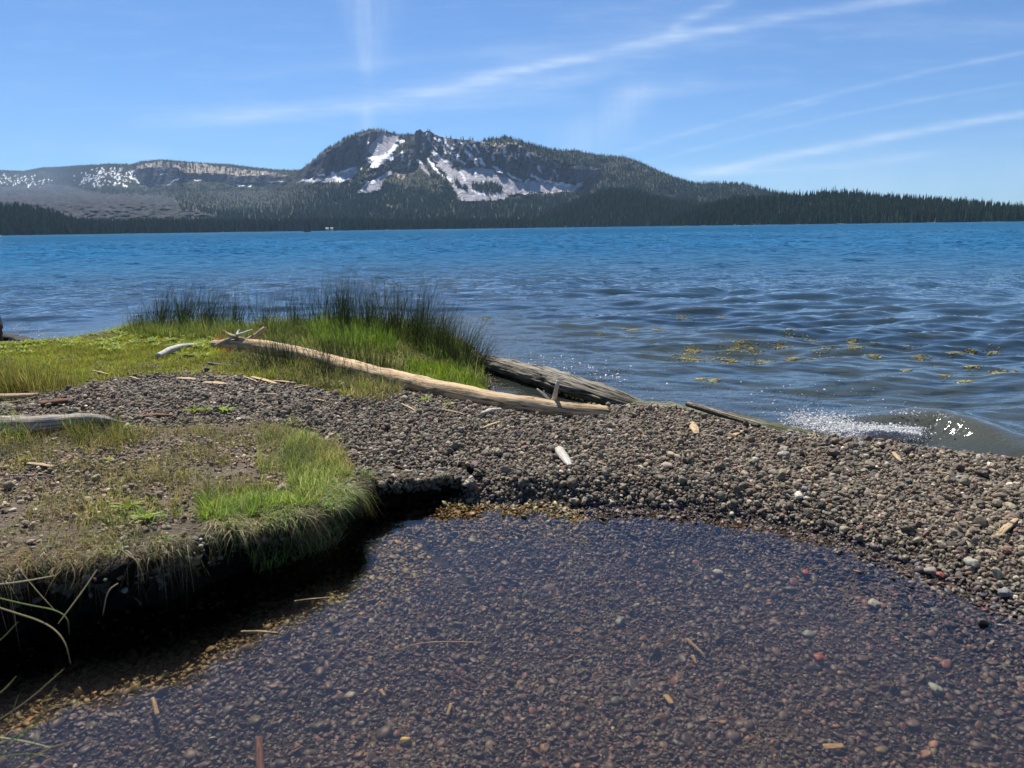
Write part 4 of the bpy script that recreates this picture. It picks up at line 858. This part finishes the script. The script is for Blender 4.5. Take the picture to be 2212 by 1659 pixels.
def PD_(u, v, d): d_ = ray(u, v)[0]; return d_*d+np.array([0, 0, CAMH])
lb = (.32,.27,.15); gg = (.20,.25,.07)
longblades('grass_tuft', [([(-40,1300,1.28),(20,1320,1.25),(100,1345,1.2),(140,1380,1.17),(153,1436,1.16)], .0022, lb),([(-30,1285,1.26),(50,1305,1.22),(145,1322,1.2),(150,1372,1.19)], .0018, gg),([(-30,1265,1.3),(40,1258,1.27),(120,1243,1.24)], .0022, (.5,.45,.33)),([(210,1230,1.3),(180,1275,1.27),(125,1348,1.22)], .0018, (.42,.37,.22)),([(-20,1210,1.3),(30,1190,1.3),(48,1184,1.3)], .0016, lb),([(-20,1395,1.2),(0,1385,1.2),(40,1342,1.18)], .0014, gg),([(0,1170,1.34),(60,1255,1.27),(120,1320,1.24)], .0014, lb),([(240,1150,1.35),(265,1195,1.33),(300,1210,1.3),(312,1260,1.3)], .0015, (.4,.34,.15)),([(255,1260,1.3),(232,1275,1.28),(222,1330,1.27)], .0016, (.4,.33,.22)),([(150,1210,1.33),(165,1245,1.3),(150,1275,1.29)], .0013, lb)], 'long curved grass blades arching over the dark bank at the left edge')
longblades('grass_tuft', [([(-30,1620,1.0),(40,1590,1.0),(90,1545,1.0),(122,1475,1.0)], .0014, gg),([(-30,1590,1.0),(50,1600,1.0),(110,1615,.98)], .0017, (.5,.5,.3)),([(-10,1560,1.0),(60,1515,1.0),(140,1443,1.0)], .0012, lb),([(-20,1510,1.0),(10,1490,1.0),(36,1460,1.0)], .0013, lb),([(-20,1650,1.0),(30,1600,.98),(80,1562,.97),(100,1600,.97)], .0011, gg),([(10,1680,1.0),(90,1620,.98),(170,1598,.97)], .0012, (.4,.33,.12)),([(-20,1640,1.0),(60,1625,1.0),(130,1640,.98)], .0012, gg),([(-10,1600,1.0),(20,1560,1.0),(40,1500,1.0)], .0011, lb),([(50,1690,.98),(70,1620,.98),(82,1585,.98)], .001, lb)], 'green and straw grass blades in the bottom left corner')

# broad-leaved weeds
def weed_mesh(seed, nl=15, L=.045):
    g = np.random.default_rng(seed); V = []; F = []; C_ = []
    for k in range(nl):
        a = g.uniform(0, 6.28); e = g.uniform(.1, 1.0); l = L*g.uniform(.6, 1.3); w = l*g.uniform(.08, .13); b = len(V); st = g.uniform(0, .35)*L
        c = np.array([(.20,.30,.03), (.28,.36,.04), (.15,.25,.03), (.33,.34,.06)][g.integers(4)])
        for t, ws in ((0, .25), (.35, 1), (.7, .8), (1, .04)):
            h = l*t*math.cos(e); z = st+l*t*math.sin(e)-l*.25*t*t; cx, cy = math.cos(a)*h, math.sin(a)*h
            for s in (-1, 0, 1): V.append((cx-math.sin(a)*w*ws*s, cy+math.cos(a)*w*ws*s, z+abs(s)*w*ws*.4)); C_.append(c)
        for j in range(3):
            for s in range(2): F.append((b+j*3+s, b+j*3+s+1, b+j*3+4+s, b+j*3+3+s))
    return V, F, C_
WV = []
for k in range(6):
    V, F, C_ = weed_mesh(k, 15+k); WV.append(mesh('leafy_weed', V, np.array(F), M_grass, col=np.array(C_), link=False))
def weed(k, u, v, s, lab, grp):
    o = WV[k % 6].copy(); COL.objects.link(o); q = PG(u, v); o.location = q; o.scale = (s, s, s); o.rotation_euler = (0, 0, k*2.1); o.name = 'leafy_weed'; tag(o, lab, 'weed', grp)
g = np.random.default_rng(60); k = 0
for (n, ua, ub, va, vb, s0, s1, lab, grp) in ((95, -20, 260, 735, 762, .9, 1.6, 'yellow-green leafy weed in the mat at the left waterline', 'leafy weeds along the left waterline'), (85, 250, 470, 718, 752, 1.0, 1.7, 'bright green leafy weed below the left rush clumps', 'leafy weeds below the left rush clumps'), (26, 380, 450, 745, 772, 1.0, 1.6, 'green leafy weed crowding round the small pale log', 'leafy weeds round the small pale log')):
    for i in range(n):
        u = g.uniform(ua, ub); v = g.uniform(va, vb)+(6 if u < 100 else 0)
        if i % 3 == 0 and u < 330: v = np.interp(u, [0, 130, 200, 260, 330], [744, 737, 723, 708, 704])+g.uniform(1, 7)
        weed(k, u, v, g.uniform(s0, s1)*.8, lab, grp); k += 1
for (u, v, s, lab) in ((420, 893, 1.1, 'yellow-green weed alone on the gravel, left of its two neighbours'), (448, 890, .8, 'small yellow-green weed on the gravel between two others'), (484, 893, 1.2, 'yellow-green weed on the gravel, right one of three'), (730, 838, 1.0, 'yellow-green weed at the right end of the wiry grass'), (55, 1000, .8, 'small weed on the stony bank near the left edge'), (235, 1000, .7, 'small weed on the stony bank below the grey log'), (275, 1105, 1.2, 'broad-leaved weed on the bank lip, left one'), (318, 1128, 1.2, 'broad-leaved weed on the bank lip, right one'), (270, 930, .9, 'small green weed at the end of the grey log'), (920, 868, 1.0, 'low green sprig tucked under the pale log, left one'), (965, 880, .9, 'low green sprig tucked under the pale log, right one')):
    weed(k, u, v, s, lab, None); k += 1

# ================================================================== driftwood
def log(name, pts, rad, mat, label=None, cat=None, seg=22, noise=.08, flat=1.0, parent=None, seed=1, step=None, group=None, ridge=0.0):
    pts = [np.array(p, float) for p in pts]; q = np.array(chaikin(pts, 2)); s = np.concatenate([[0], np.cumsum(np.linalg.norm(np.diff(q, axis=0), axis=1))])
    rk = np.linspace(0, 1, len(rad)); step = step or max(.004, np.mean(rad)*.28); m = max(5, int(s[-1]/step)); ss = np.linspace(0, s[-1], m)
    c = np.stack([np.interp(ss, s, q[:, k]) for k in range(3)], -1); rr = np.interp(ss/s[-1], rk, rad)
    d = np.gradient(c, axis=0); d /= np.linalg.norm(d, axis=1)[:, None]; up_ = np.array([0, 0, 1.0]); sd = np.cross(d, up_); nl = np.linalg.norm(sd, axis=1)[:, None]; sd = np.where(nl > .2, sd/np.maximum(nl, 1e-6), np.array([1.0, 0, 0])); u_ = np.cross(sd, d)
    A = np.linspace(0, 2*np.pi, seg, endpoint=False); AA, SS = np.meshgrid(A, ss); mr = np.mean(rad)
    f = 1+(fbm(SS/mr*.5+seed*9, np.cos(AA)*1.2+seed, seed, 3)-.5)*noise*2+(fbm(SS/mr*.5+seed*5, np.sin(AA)*1.2+3, seed+5, 3)-.5)*noise*2
    if ridge: f += (vn(SS/mr*.35+seed, np.cos(AA)*5+np.sin(AA)*3, seed+8)-.5)*ridge+(vn(SS/mr*.35, np.cos(AA)*11-np.sin(AA)*9, seed+9)-.5)*ridge
    R_ = rr[:, None]*f; V = c[:, None]+sd[:, None]*(np.cos(AA)*R_)[..., None]+u_[:, None]*(np.sin(AA)*R_*flat)[..., None]
    g = np.random.default_rng(seed); V[0] += d[0]*g.normal(0, .15, (seg, 1))*rr[0]; V[-1] += d[-1]*g.normal(0, .15, (seg, 1))*rr[-1]
    lw = np.stack([SS, (np.minimum(AA, 2*np.pi-AA))*mr, np.full(SS.shape, mr)], -1)
    Vf = V.reshape(-1, 3); i = np.arange(m-1)[:, None]*seg+np.arange(seg)[None]; j = np.arange(m-1)[:, None]*seg+(np.arange(seg)[None]+1) % seg
    F4 = np.stack([i, j, j+seg, i+seg], -1).reshape(-1, 4); Vf = np.concatenate([Vf, c[:1]-d[:1]*rr[0]*.12, c[-1:]+d[-1:]*rr[-1]*.12])
    e0 = np.array([((k+1) % seg, k, m*seg) for k in range(seg)]); e1 = np.array([((m-1)*seg+k, (m-1)*seg+(k+1) % seg, m*seg+1) for k in range(seg)])
    L_ = np.concatenate([lw.reshape(-1, 3), [[0, 0, mr]], [[s[-1], 0, mr]]])
    o_ = mesh(name, Vf, [F4, np.concatenate([e0, e1])], mat, attrs={'lw': L_}, parent=parent)
    if label: reloc(o_, c[len(c)//2]); tag(o_, label, cat, group)
    return o_
T0 = PG(640, 770, .03)
LG = empty('driftwood_log', (T0[0], T0[1], T0[2]), 'long smooth pale tan driftwood log with root stubs at its far left end', 'driftwood log')
def sub(*a, **k):
    o_ = log(*a, **k); reloc(o_, T0); o_.parent = LG; o_.location = (0, 0, 0); return o_
LP = [P(u, v, z) for u, v, z in ((462,743,.15),(500,745,.165),(560,748,.165),(640,762,.16),(720,784,.155),(800,806,.15),(880,826,.14),(960,845,.13),(1040,861,.12),(1120,874,.115),(1200,885,.105),(1250,890,.10),(1310,893,.085))]
sub('trunk', LP, [.030,.046,.050,.050,.049,.050,.052,.053,.054,.053,.050,.046,.038], M_tan, seg=48, noise=.085, seed=3, ridge=.05)
def BP(l, dz=0): return [P(u, v, z) for u, v, z in l]
sub('branch', BP([(528,742,.17),(545,730,.21),(572,710,.27)]), [.022,.022,.020], M_tan, seg=14, noise=.15, seed=4)
sub('branch', BP([(545,742,.18),(528,734,.21),(505,728,.23),(490,720,.25),(482,714,.27)]), [.016,.017,.016,.010,.006], M_tan, seg=12, noise=.2, seed=5)
sub('branch', BP([(462,748,.14),(480,738,.19),(505,728,.23),(518,722,.25),(545,712,.27)]), [.006,.009,.010,.009,.006], M_white, seg=10, noise=.2, seed=6)
sub('branch', BP([(512,724,.245),(514,715,.265),(518,712,.275)]), [.009,.008,.006], M_white, seg=10, noise=.2, seed=7)
# old grey log at the water, with its sunken mossy tail
log('weathered_log', BP([(1000,772,.05),(1050,782,.05),(1110,797,.055),(1180,815,.06),(1250,836,.055),(1310,854,.04),(1370,874,.015),(1420,892,-.02)]), [.06,.072,.086,.092,.094,.088,.070,.04], M_grey, 'cracked grey weathered log with mossy foot lying in the shallows', 'weathered log', seg=56, noise=.20, flat=.62, seed=12, ridge=.24, step=.012)
log('mossy_log', BP([(1370,874,.03),(1440,880,.05),(1520,894,.055),(1600,913,.05),(1680,930,.045),(1750,942,.035),(1835,957,.0)]), [.04,.055,.062,.062,.056,.048,.02], mat_wood('mossy_wood', (.14,.15,.06,1), (.06,.06,.035,1), .8, 1.5, moss=.9, grain=3, rough=.45), 'low wet algae-covered log between gravel and lake', 'mossy log', seg=40, noise=.3, flat=.5, seed=14, ridge=.3, step=.01)
log('board', BP([(1486,872,.11),(1560,894,.10),(1640,920,.085)]), [.020,.022,.012], M_dark, 'dark wet board lying on the mossy log at the gravel edge', 'board', seg=10, noise=.06, flat=.8, seed=15)
log('stick', BP([(1560,892,.125),(1640,914,.115)]), [.004,.003], M_chip, 'thin pale stick beside the dark wet board', 'stick', seg=6)
q0 = P(1193,868,.14)
VT = empty('forked_twig', q0, 'forked white twig sticking up behind the right end of the pale log', 'twig')
for nm, l, rr in (('stem', [(1193,872,.11),(1200,852,.18),(1203,832,.24),(1206,823,.26)], [.011,.012,.011,.010]), ('branch', [(1193,870,.12),(1178,854,.16),(1160,840,.19)], [.007,.006,.004]), ('branch', [(1174,851,.17),(1175,843,.19)], [.004,.002])):
    o_ = log(nm, BP(l), rr, M_white, seg=10, noise=.2, seed=16); reloc(o_, q0); o_.parent = VT; o_.location = (0, 0, 0)
log('driftwood_log', [PG(-120,925,.045), PG(0,922,.05), PG(90,918,.05), PG(170,908,.052), PG(225,908,.05), PG(252,916,.025)], [.046,.048,.045,.038,.032,.016], M_pale, 'silvery grey driftwood log entering from the left edge on the bank', 'driftwood log', seg=30, noise=.10, seed=20)
log('plank', [PG(-100,858,.02), PG(0,857,.022), PG(78,853,.02)], [.030,.030,.020], M_chip, 'brown plank at the left edge below the rush tufts', 'plank', seg=8, noise=.06, flat=.55, seed=21)
log('stick', [PG(-40,872,.01), PG(40,868,.01), PG(78,856,.03)], [.004,.004,.003], M_chip, 'thin pale stick leaning on the end of the left plank', 'stick', seg=6)
log('bark_piece', [PG(90,872,.02), PG(125,868,.022), PG(160,862,.02)], [.020,.022,.014], M_bark, 'reddish brown bark slab with pale top on the left gravel', 'bark', seg=9, noise=.1, flat=.6, seed=22)
log('bark_piece', [PG(300,900,.012), PG(340,896,.014), PG(372,897,.01)], [.012,.016,.008], M_bark, 'thin brown bark strip on gravel near the yellow-green weeds', 'bark', seg=9, noise=.12, flat=.5, seed=23)
log('small_log', [PG(342,770,.02), PG(365,757,.035), PG(392,748,.035), PG(425,744,.02)], [.024,.024,.018,.010], M_white, 'short pale log end half hidden among leafy weeds', 'log', seg=16, noise=.1, seed=24)
log('stick', [PG(450,784,.012), PG(485,789,.012), PG(515,792,.01)], [.009,.009,.004], M_grey, 'short dark grey stick lying on the turf left of the wiry grass', 'stick', seg=9, noise=.1, seed=25)
def plank(u0, v0, u1, v1, w, lab, mat=M_chip, name='wood_chip', lift=.014, seed=1, cat=None):
    a, b = PG(u0, v0, lift), PG(u1, v1, lift); L = np.linalg.norm(b-a); mid = (a+b)/2+np.array([0, 0, .002])
    w *= 1.25; return log(name, [a, mid, b], [w*.7, w, w*.55], mat, lab, cat or name.replace('_', ' '), seg=8, noise=.10, flat=.28, seed=seed, step=L/14)
for i, (u0, v0, u1, v1, w, lab) in enumerate([(386,817,424,820,.022,'pale split wood block at the turf edge, left of its neighbour'),(442,826,490,830,.022,'pale flat wood block on gravel, right of its neighbour'),(436,814,518,813,.008,'long thin pale board lying along the turf edge'),(545,814,600,829,.014,'pale splinter board crossing another below the wiry grass'),(590,822,640,827,.010,'pale pointed splinter at the right of the crossed boards'),(527,813,560,826,.005,'thin splinter left of the crossed boards'),(635,838,668,832,.006,'small tan splinter on gravel right of the crossed boards'),(280,813,300,819,.006,'small white stick at the edge of the turf'),(1495,912,1505,937,.018,'upright pale yellow wood chip on the gravel crest, left of two'),(1572,948,1604,930,.010,'pale yellow splinter on the gravel crest, right of two'),(1518,938,1552,944,.004,'thin straw-coloured sliver between the two crest chips'),(1930,977,1946,997,.009,'pale wood chip near the lake edge on the right gravel'),(1042,924,1080,910,.007,'orange-tan splinter on gravel below the pale log'),(2154,1158,2196,1120,.009,'pale stick leaning on gravel at the right edge'),(868,872,900,888,.006,'pale twig on gravel below the log, left one'),(960,885,1002,894,.006,'brown twig on gravel under the pale log'),(570,850,600,852,.007,'short tan chip on dark gravel below the crossed boards'),(60,1000,115,1008,.010,'pale stick half buried on the stony bank at left'),(1738,1012,1760,1008,.006,'small tan chip on the mid right gravel'),(2030,1020,2050,1024,.005,'small straw chip on the far right gravel'),(1290,998,1310,1004,.004,'tiny tan splinter by the long pale driftwood chunk'),(680,862,700,866,.007,'short orange chip on the gravel left of the wiry tuft'),(200,800,235,808,.006,'dark stick on the bare patch in the turf')]):
    plank(u0, v0, u1, v1, w, lab, seed=40+i)
log('driftwood_piece', [PG(1207,970,.014), PG(1217,985,.016), PG(1232,1006,.012)], [.018,.022,.012], M_white, 'white weathered driftwood chunk upright on the middle gravel', 'driftwood piece', seg=12, noise=.2, flat=.6, seed=70, step=.006)
log('driftwood_piece', [PG(1040,893,.012), PG(1060,885,.014), PG(1082,884,.012)], [.010,.014,.009], M_white, 'small bleached driftwood lump at the foot of the pale log', 'driftwood piece', seg=10, noise=.3, flat=.7, seed=71, step=.006)
# stones that stand out
SB, SFB = stone_variants(10, 2, 7, .7)
def rock(u, v, s, th, c, lab, k=0, rz=0, dz=None, name='stone', water=False, elong=1.0):
    q = PG(u, v, 0); v_ = SB[k % 10]*np.array([s*elong, s*.8, s*th]); v_ = v_*(1+.05*np.sin(v_[:, :1]*900)); ca, sa = math.cos(rz), math.sin(rz)
    v_ = np.stack([v_[:, 0]*ca-v_[:, 1]*sa, v_[:, 0]*sa+v_[:, 1]*ca, v_[:, 2]], -1)
    o_ = mesh(name, v_, SFB, M_wet if water else M_stone, col=np.full((len(v_), 3), 1.0)*np.array(c), smooth=True); o_.location = (q[0], q[1], q[2]+(dz if dz is not None else s*th*.5+.006)); o_.rotation_euler = (R(12), 0, 0)
    return tag(o_, lab, 'stone')
for i, (u, v, s, th, c, lab) in enumerate([(1440,1013,.024,.5,(.42,.33,.25),'flat pinkish cream stone right of the white driftwood chunk'),(1632,999,.017,.7,(.45,.41,.34),'round pale cream stone on the middle right gravel'),(1692,992,.026,.7,(.33,.29,.22),'largest tan stone on the middle right gravel'),(1693,976,.020,.6,(.40,.35,.27),'cream stone just above the largest tan stone'),(1726,1077,.020,.6,(.62,.58,.47),'brightest cream white stone low on the right gravel'),(1741,1083,.010,.8,(.55,.50,.40),'small cream stone touching the brightest white one'),(1738,1062,.016,.6,(.2,.21,.21),'blue grey stone above the brightest white one'),(1705,945,.014,.8,(.30,.31,.32),'pale blue grey stone near the gravel crest'),(1915,1008,.012,.7,(.42,.43,.44),'bluish white pebble below the lake-edge chip'),(1860,965,.015,.8,(.22,.23,.24),'round blue grey pebble on the crest beside the wave'),(2075,1040,.020,.5,(.24,.23,.21),'flat grey stone on the far right gravel'),(2100,1225,.024,.55,(.30,.28,.22),'large olive cream stone low on the right gravel'),(2010,1240,.02,.5,(.28,.05*5,.2),'cream stone at the right waterline'),(1025,1010,.020,.6,(.25,.17,.14),'pinkish brown stone above the eroded ledge'),(1050,985,.018,.7,(.24,.19,.16),'brown lump among pebbles above the eroded ledge'),(1570,1000,.013,.8,(.3,.25,.2),'tan pebble left of the round cream stone'),(1120,878,.018,.6,(.36,.33,.29),'pale stone against the foot of the pale log'),(2170,1290,.018,.7,(.2,.2,.19),'round grey stone at the waterline near the right edge'),(1350,870,.02,.5,(.15,.12,.1),'dark wet stone between the pale log and the mossy one')]): rock(u, v, s, th, c, lab, i, i*1.3)
for i, (u, v, s, th, c, lab) in enumerate([(1550,1245,.017,.5,(.40,.42,.40),'small pale stone under the pool water, upper middle'),(1888,1313,.020,.5,(.36,.38,.36),'pale grey-white stone under the pool water at right'),(2020,1497,.018,.4,(.30,.36,.33),'grey-green flat stone under the pool water, lower right'),(1745,1378,.016,.5,(.20,.24,.24),'slate grey oval stone under the pool water'),(877,1610,.014,.6,(.62,.50,.16),'yellow stone under the pool water at the bottom'),(1740,1245,.014,.5,(.30,.08,.05),'brick red stone under the pool water near the far edge'),(2030,1250,.013,.5,(.30,.09,.06),'red stone under the pool water at far right'),(1770,1430,.018,.5,(.28,.09,.06),'red-brown stone under the pool water, middle right'),(1340,1350,.020,.4,(.15,.19,.17),'dark green-grey slab stone under the pool water')]): rock(u, v, s, th, c, lab, i, i*.9, dz=-.12+.13, water=True)
for o_ in [o for o in COL.objects if 'under the pool water' in str(o.get('label', ''))]:
    z0 = float(GZ(np.array([o_.location.x]), np.array([o_.location.y]))[0]); o_.location.z = z0+.012
# sticks in and on the pool
def wet_stick(pp, rad, z, lab, mat=M_chip, name='stick', flat=.7):
    q = []
    for (u, v) in pp:
        if z is None:
            w = P(u, v, -.12); zz = float(GZ(w[:1], w[1:2])[0])+.014; w = P(u, v, zz)
        else: w = P(u, v, z)
        q.append(w)
    return log(name, q, rad, mat, lab, name.replace('_', ' '), seg=7, noise=.12, flat=flat, seed=len(lab))
wet_stick([(636,1298),(665,1294),(712,1290)], [.0015,.002,.0012], .002, 'thin pale twig floating by the bank shadow', name='twig')
wet_stick([(521,1364),(560,1363),(600,1367)], [.003,.003,.0022], .002, 'straw-coloured twig floating on the dark water', name='twig')
wet_stick([(860,1405),(900,1390),(960,1386),(1040,1388)], [.002,.003,.003,.002], None, 'long curved twig on the pool bed left of centre', name='twig')
wet_stick([(958,1450),(990,1464),(1030,1482)], [.003,.003,.002], None, 'brown twig on the pool bed below the curved one', M_bark, name='twig')
wet_stick([(1484,1380),(1500,1396),(1524,1416)], [.005,.005,.002], None, 'tan splinter on the pool bed right of centre', name='splinter')
wet_stick([(1496,1416),(1504,1434)], [.005,.003], None, 'short tan splinter just below the longer one', name='splinter')
wet_stick([(1780,1614),(1822,1611)], [.010,.009], None, 'yellow-tan wood chip on the pool bed at the bottom right', name='wood_chip', flat=.35)
wet_stick([(1438,1502),(1452,1520)], [.008,.007], None, 'light brown wood chip on the pool bed, lower middle', name='wood_chip', flat=.35)
wet_stick([(974,1520),(966,1546)], [.004,.004], None, 'short olive stick on the pool bed', name='stick')
wet_stick([(560,1595),(560,1640),(566,1680)], [.008,.009,.008], None, 'thick brown stick on the pool bed at the bottom edge', M_bark, name='stick')
wet_stick([(330,1508),(340,1545)], [.005,.005], None, 'orange stick on the sunlit bed left of centre', name='stick')
wet_stick([(822,1490),(832,1504)], [.006,.004], None, 'small tan chip on the pool bed left of the short olive stick', name='wood_chip', flat=.4)
# dark stump and rocks at the left edge
st = log('stump', BP([(-6,745,0.0),(-8,715,.14),(-4,690,.24),(-8,678,.29)]), [.05,.045,.05,.02], M_dark, 'dark knobbly stump top at the left edge of the lake', 'stump', seg=18, noise=.3, seed=80)
for i, (u, v, s, lab) in enumerate(((10, 737, .11, 'black wet boulder at the left waterline'), (42, 738, .085, 'low black wet rock right of the left boulder'), (-60, 745, .15, 'black wet boulder cut off by the left edge'))):
    w = P(u, v, 0); v_ = SB[i]*np.array([s*1.5, s, s*.6])*(1+.12*(fbm(SB[i][:, 0]*3+5, SB[i][:, 2]*3, 3)-.5))[:, None]
    o_ = mesh('boulder', v_, SFB, M_stone, col=np.full((len(v_), 3), .014)); o_.location = (w[0], w[1], .01); tag(o_, lab, 'boulder')

# ================================================================== foam and floating algae
m_, t, out = material('foam'); b_ = t.new('ShaderNodeBsdfPrincipled', inp={'Base Color': t.attr('col').outputs[0], 'Roughness': .35}); tl_ = t.new('ShaderNodeBsdfTranslucent', inp={0: (.9, .9, .9, 1)})
t.put(out.inputs[0], t.new('ShaderNodeMixShader', inp={0: .35, 1: b_.outputs[0], 2: tl_.outputs[0]}).outputs[0]); M_foam = m_
g = np.random.default_rng(90); fu = []; fv = []
def fspray(n, pts, su_, sv__):
    for _ in range(n):
        i = g.integers(0, len(pts)-1); f = g.random(); a, b = np.array(pts[i]), np.array(pts[i+1]); q = a+(b-a)*f
        fu.append(q[0]+g.normal(0, su_)); fv.append(q[1]+g.normal(0, sv__))
fspray(5200, [(1720,908),(1800,922),(1860,932),(1930,932),(1980,916)], 24, 14); fspray(4600, [(1800,930),(1870,940),(1960,932)], 26, 9); fspray(350, [(1960,920),(2030,905),(2080,925)], 10, 6); fspray(260, [(1700,905),(1760,915)], 20, 4)
fspray(420, [(15,712),(50,708),(90,722),(130,735)], 10, 4); nwv = len(fu)
fspray(110, [(1200,775),(1270,800),(1330,815)], 25, 8); fspray(30, [(1100,765),(1200,790)], 40, 8); fspray(45, [(1500,850),(1700,862),(1900,860)], 120, 22); fspray(25, [(1400,790),(2100,900)], 90, 20)
fu, fv = np.array(fu), np.array(fv); W0 = np.array([P(a, b, .03) for a, b in zip(fu, fv)])
for _ in range(2):
    zz = wave(W0[:, 0], W0[:, 1], np.full(len(W0), .03)); W0 = np.array([P(a, b, c) for a, b, c in zip(fu, fv, zz+.002)])
W0[:nwv, 2] += np.abs(g.normal(0, .011, nwv)); sz_ = np.where(np.arange(len(fu)) < nwv, np.exp(g.normal(-5.8, .5, len(fu))), g.uniform(.004, .012, len(fu)))
kf = inpoly(W0[:, 0], W0[:, 1], lake_poly) | (segdist(W0[:, 0], W0[:, 1], LE) < .12)
W0, sz_ = W0[kf], sz_[kf]; nf = kf[:nwv].sum()
scatter('foam', W0, sz_, np.where(np.arange(len(sz_)) < nf, .5, .12), g.uniform(0, 6.28, len(sz_)), R(20), np.full((len(sz_), 3), .85), M_foam, SV0, SF0)
AP = [(1367,708,26),(1360,730,20),(1422,708,18),(1457,712,14),(1472,685,30),(1558,681,16),(1927,690,16),(1710,724,22),(1756,732,22),(1600,750,62),(1496,755,24),(1488,768,46),(1570,770,30),(1655,772,28),(1713,766,20),(1745,775,38),(1780,755,26),(1845,753,22),(1842,734,18),(1966,746,18),(1896,743,14),(2149,745,24),(2063,757,24),(2102,751,16),(1990,769,20),(1885,770,20),(2028,790,14),(2036,813,22),(2102,796,20),(2164,804,32),(1958,804,14),(2083,827,18),(1511,819,14),(1542,823,16),(1300,722,14),(1050,690,14),(1690,745,20),(1800,768,26)]
au = []; av = []
for (u, v, rr) in AP:
    n = int(rr*16); r_ = np.abs(g.normal(0, .5, n)); a = g.uniform(0, 6.28, n); au += list(u+np.cos(a)*r_*rr); av += list(v+np.sin(a)*r_*rr*.22)
au, av = np.array(au), np.array(av); W1 = np.array([P(a, b, 0) for a, b in zip(au, av)]); kp = fbm(W1[:, 0]*14, W1[:, 1]*14, 5, 3) > .42; W1 = W1[kp]
W1[:, 2] = wave(W1[:, 0], W1[:, 1], np.full(len(W1), .03))+.001; na = len(W1)
scatter('floating_algae', W1, g.uniform(.003, .014, na), np.full(na, .2), g.uniform(0, 6.28, na), R(8), palette(na, [(4, (.22,.19,.06)), (3, (.15,.14,.05)), (1.5, (.36,.32,.16))], g), M_stone, SV0, SF0)
# dry needles and straws strewn over the gravel and pool
nn = 420; b = land_pts(nn, [(700,880),(1300,900),(1700,950),(2212,1010),(2212,1290),(1800,1150),(1300,1090),(800,1060),(300,930)], 70); parts = []
blades('', b+np.array([0, 0, .014]), g.uniform(.02, .07, nn), .97, g.uniform(0, 6.28, nn), .15, g.uniform(.0012, .0028, nn), palette(nn, [(3, (.45,.36,.2)), (2, (.3,.2,.1))], g), M_grass, seg=3, parts=parts)
join('straw_litter', parts, M_grass, 'stuff')

# ================================================================== haze
import os
if not os.environ.get('NOHAZE'):
    V, F = boxes([(0, 2200, 400, 16000, 13000, 830)]); V[:, 2] = np.where(V[:, 2] > 0, 1100, -16.5)
    m_, t, out = material('haze'); pv_ = t.new('ShaderNodeVolumePrincipled'); pv_.inputs['Color'].default_value = (.46, .68, 1, 1); pv_.inputs['Density'].default_value = 0.000042; pv_.inputs['Anisotropy'].default_value = 0.2
    t.put(out.inputs['Volume'], pv_.outputs[0]); o = mesh('haze', V, F, m_, smooth=False); tag(o, kind='stuff')
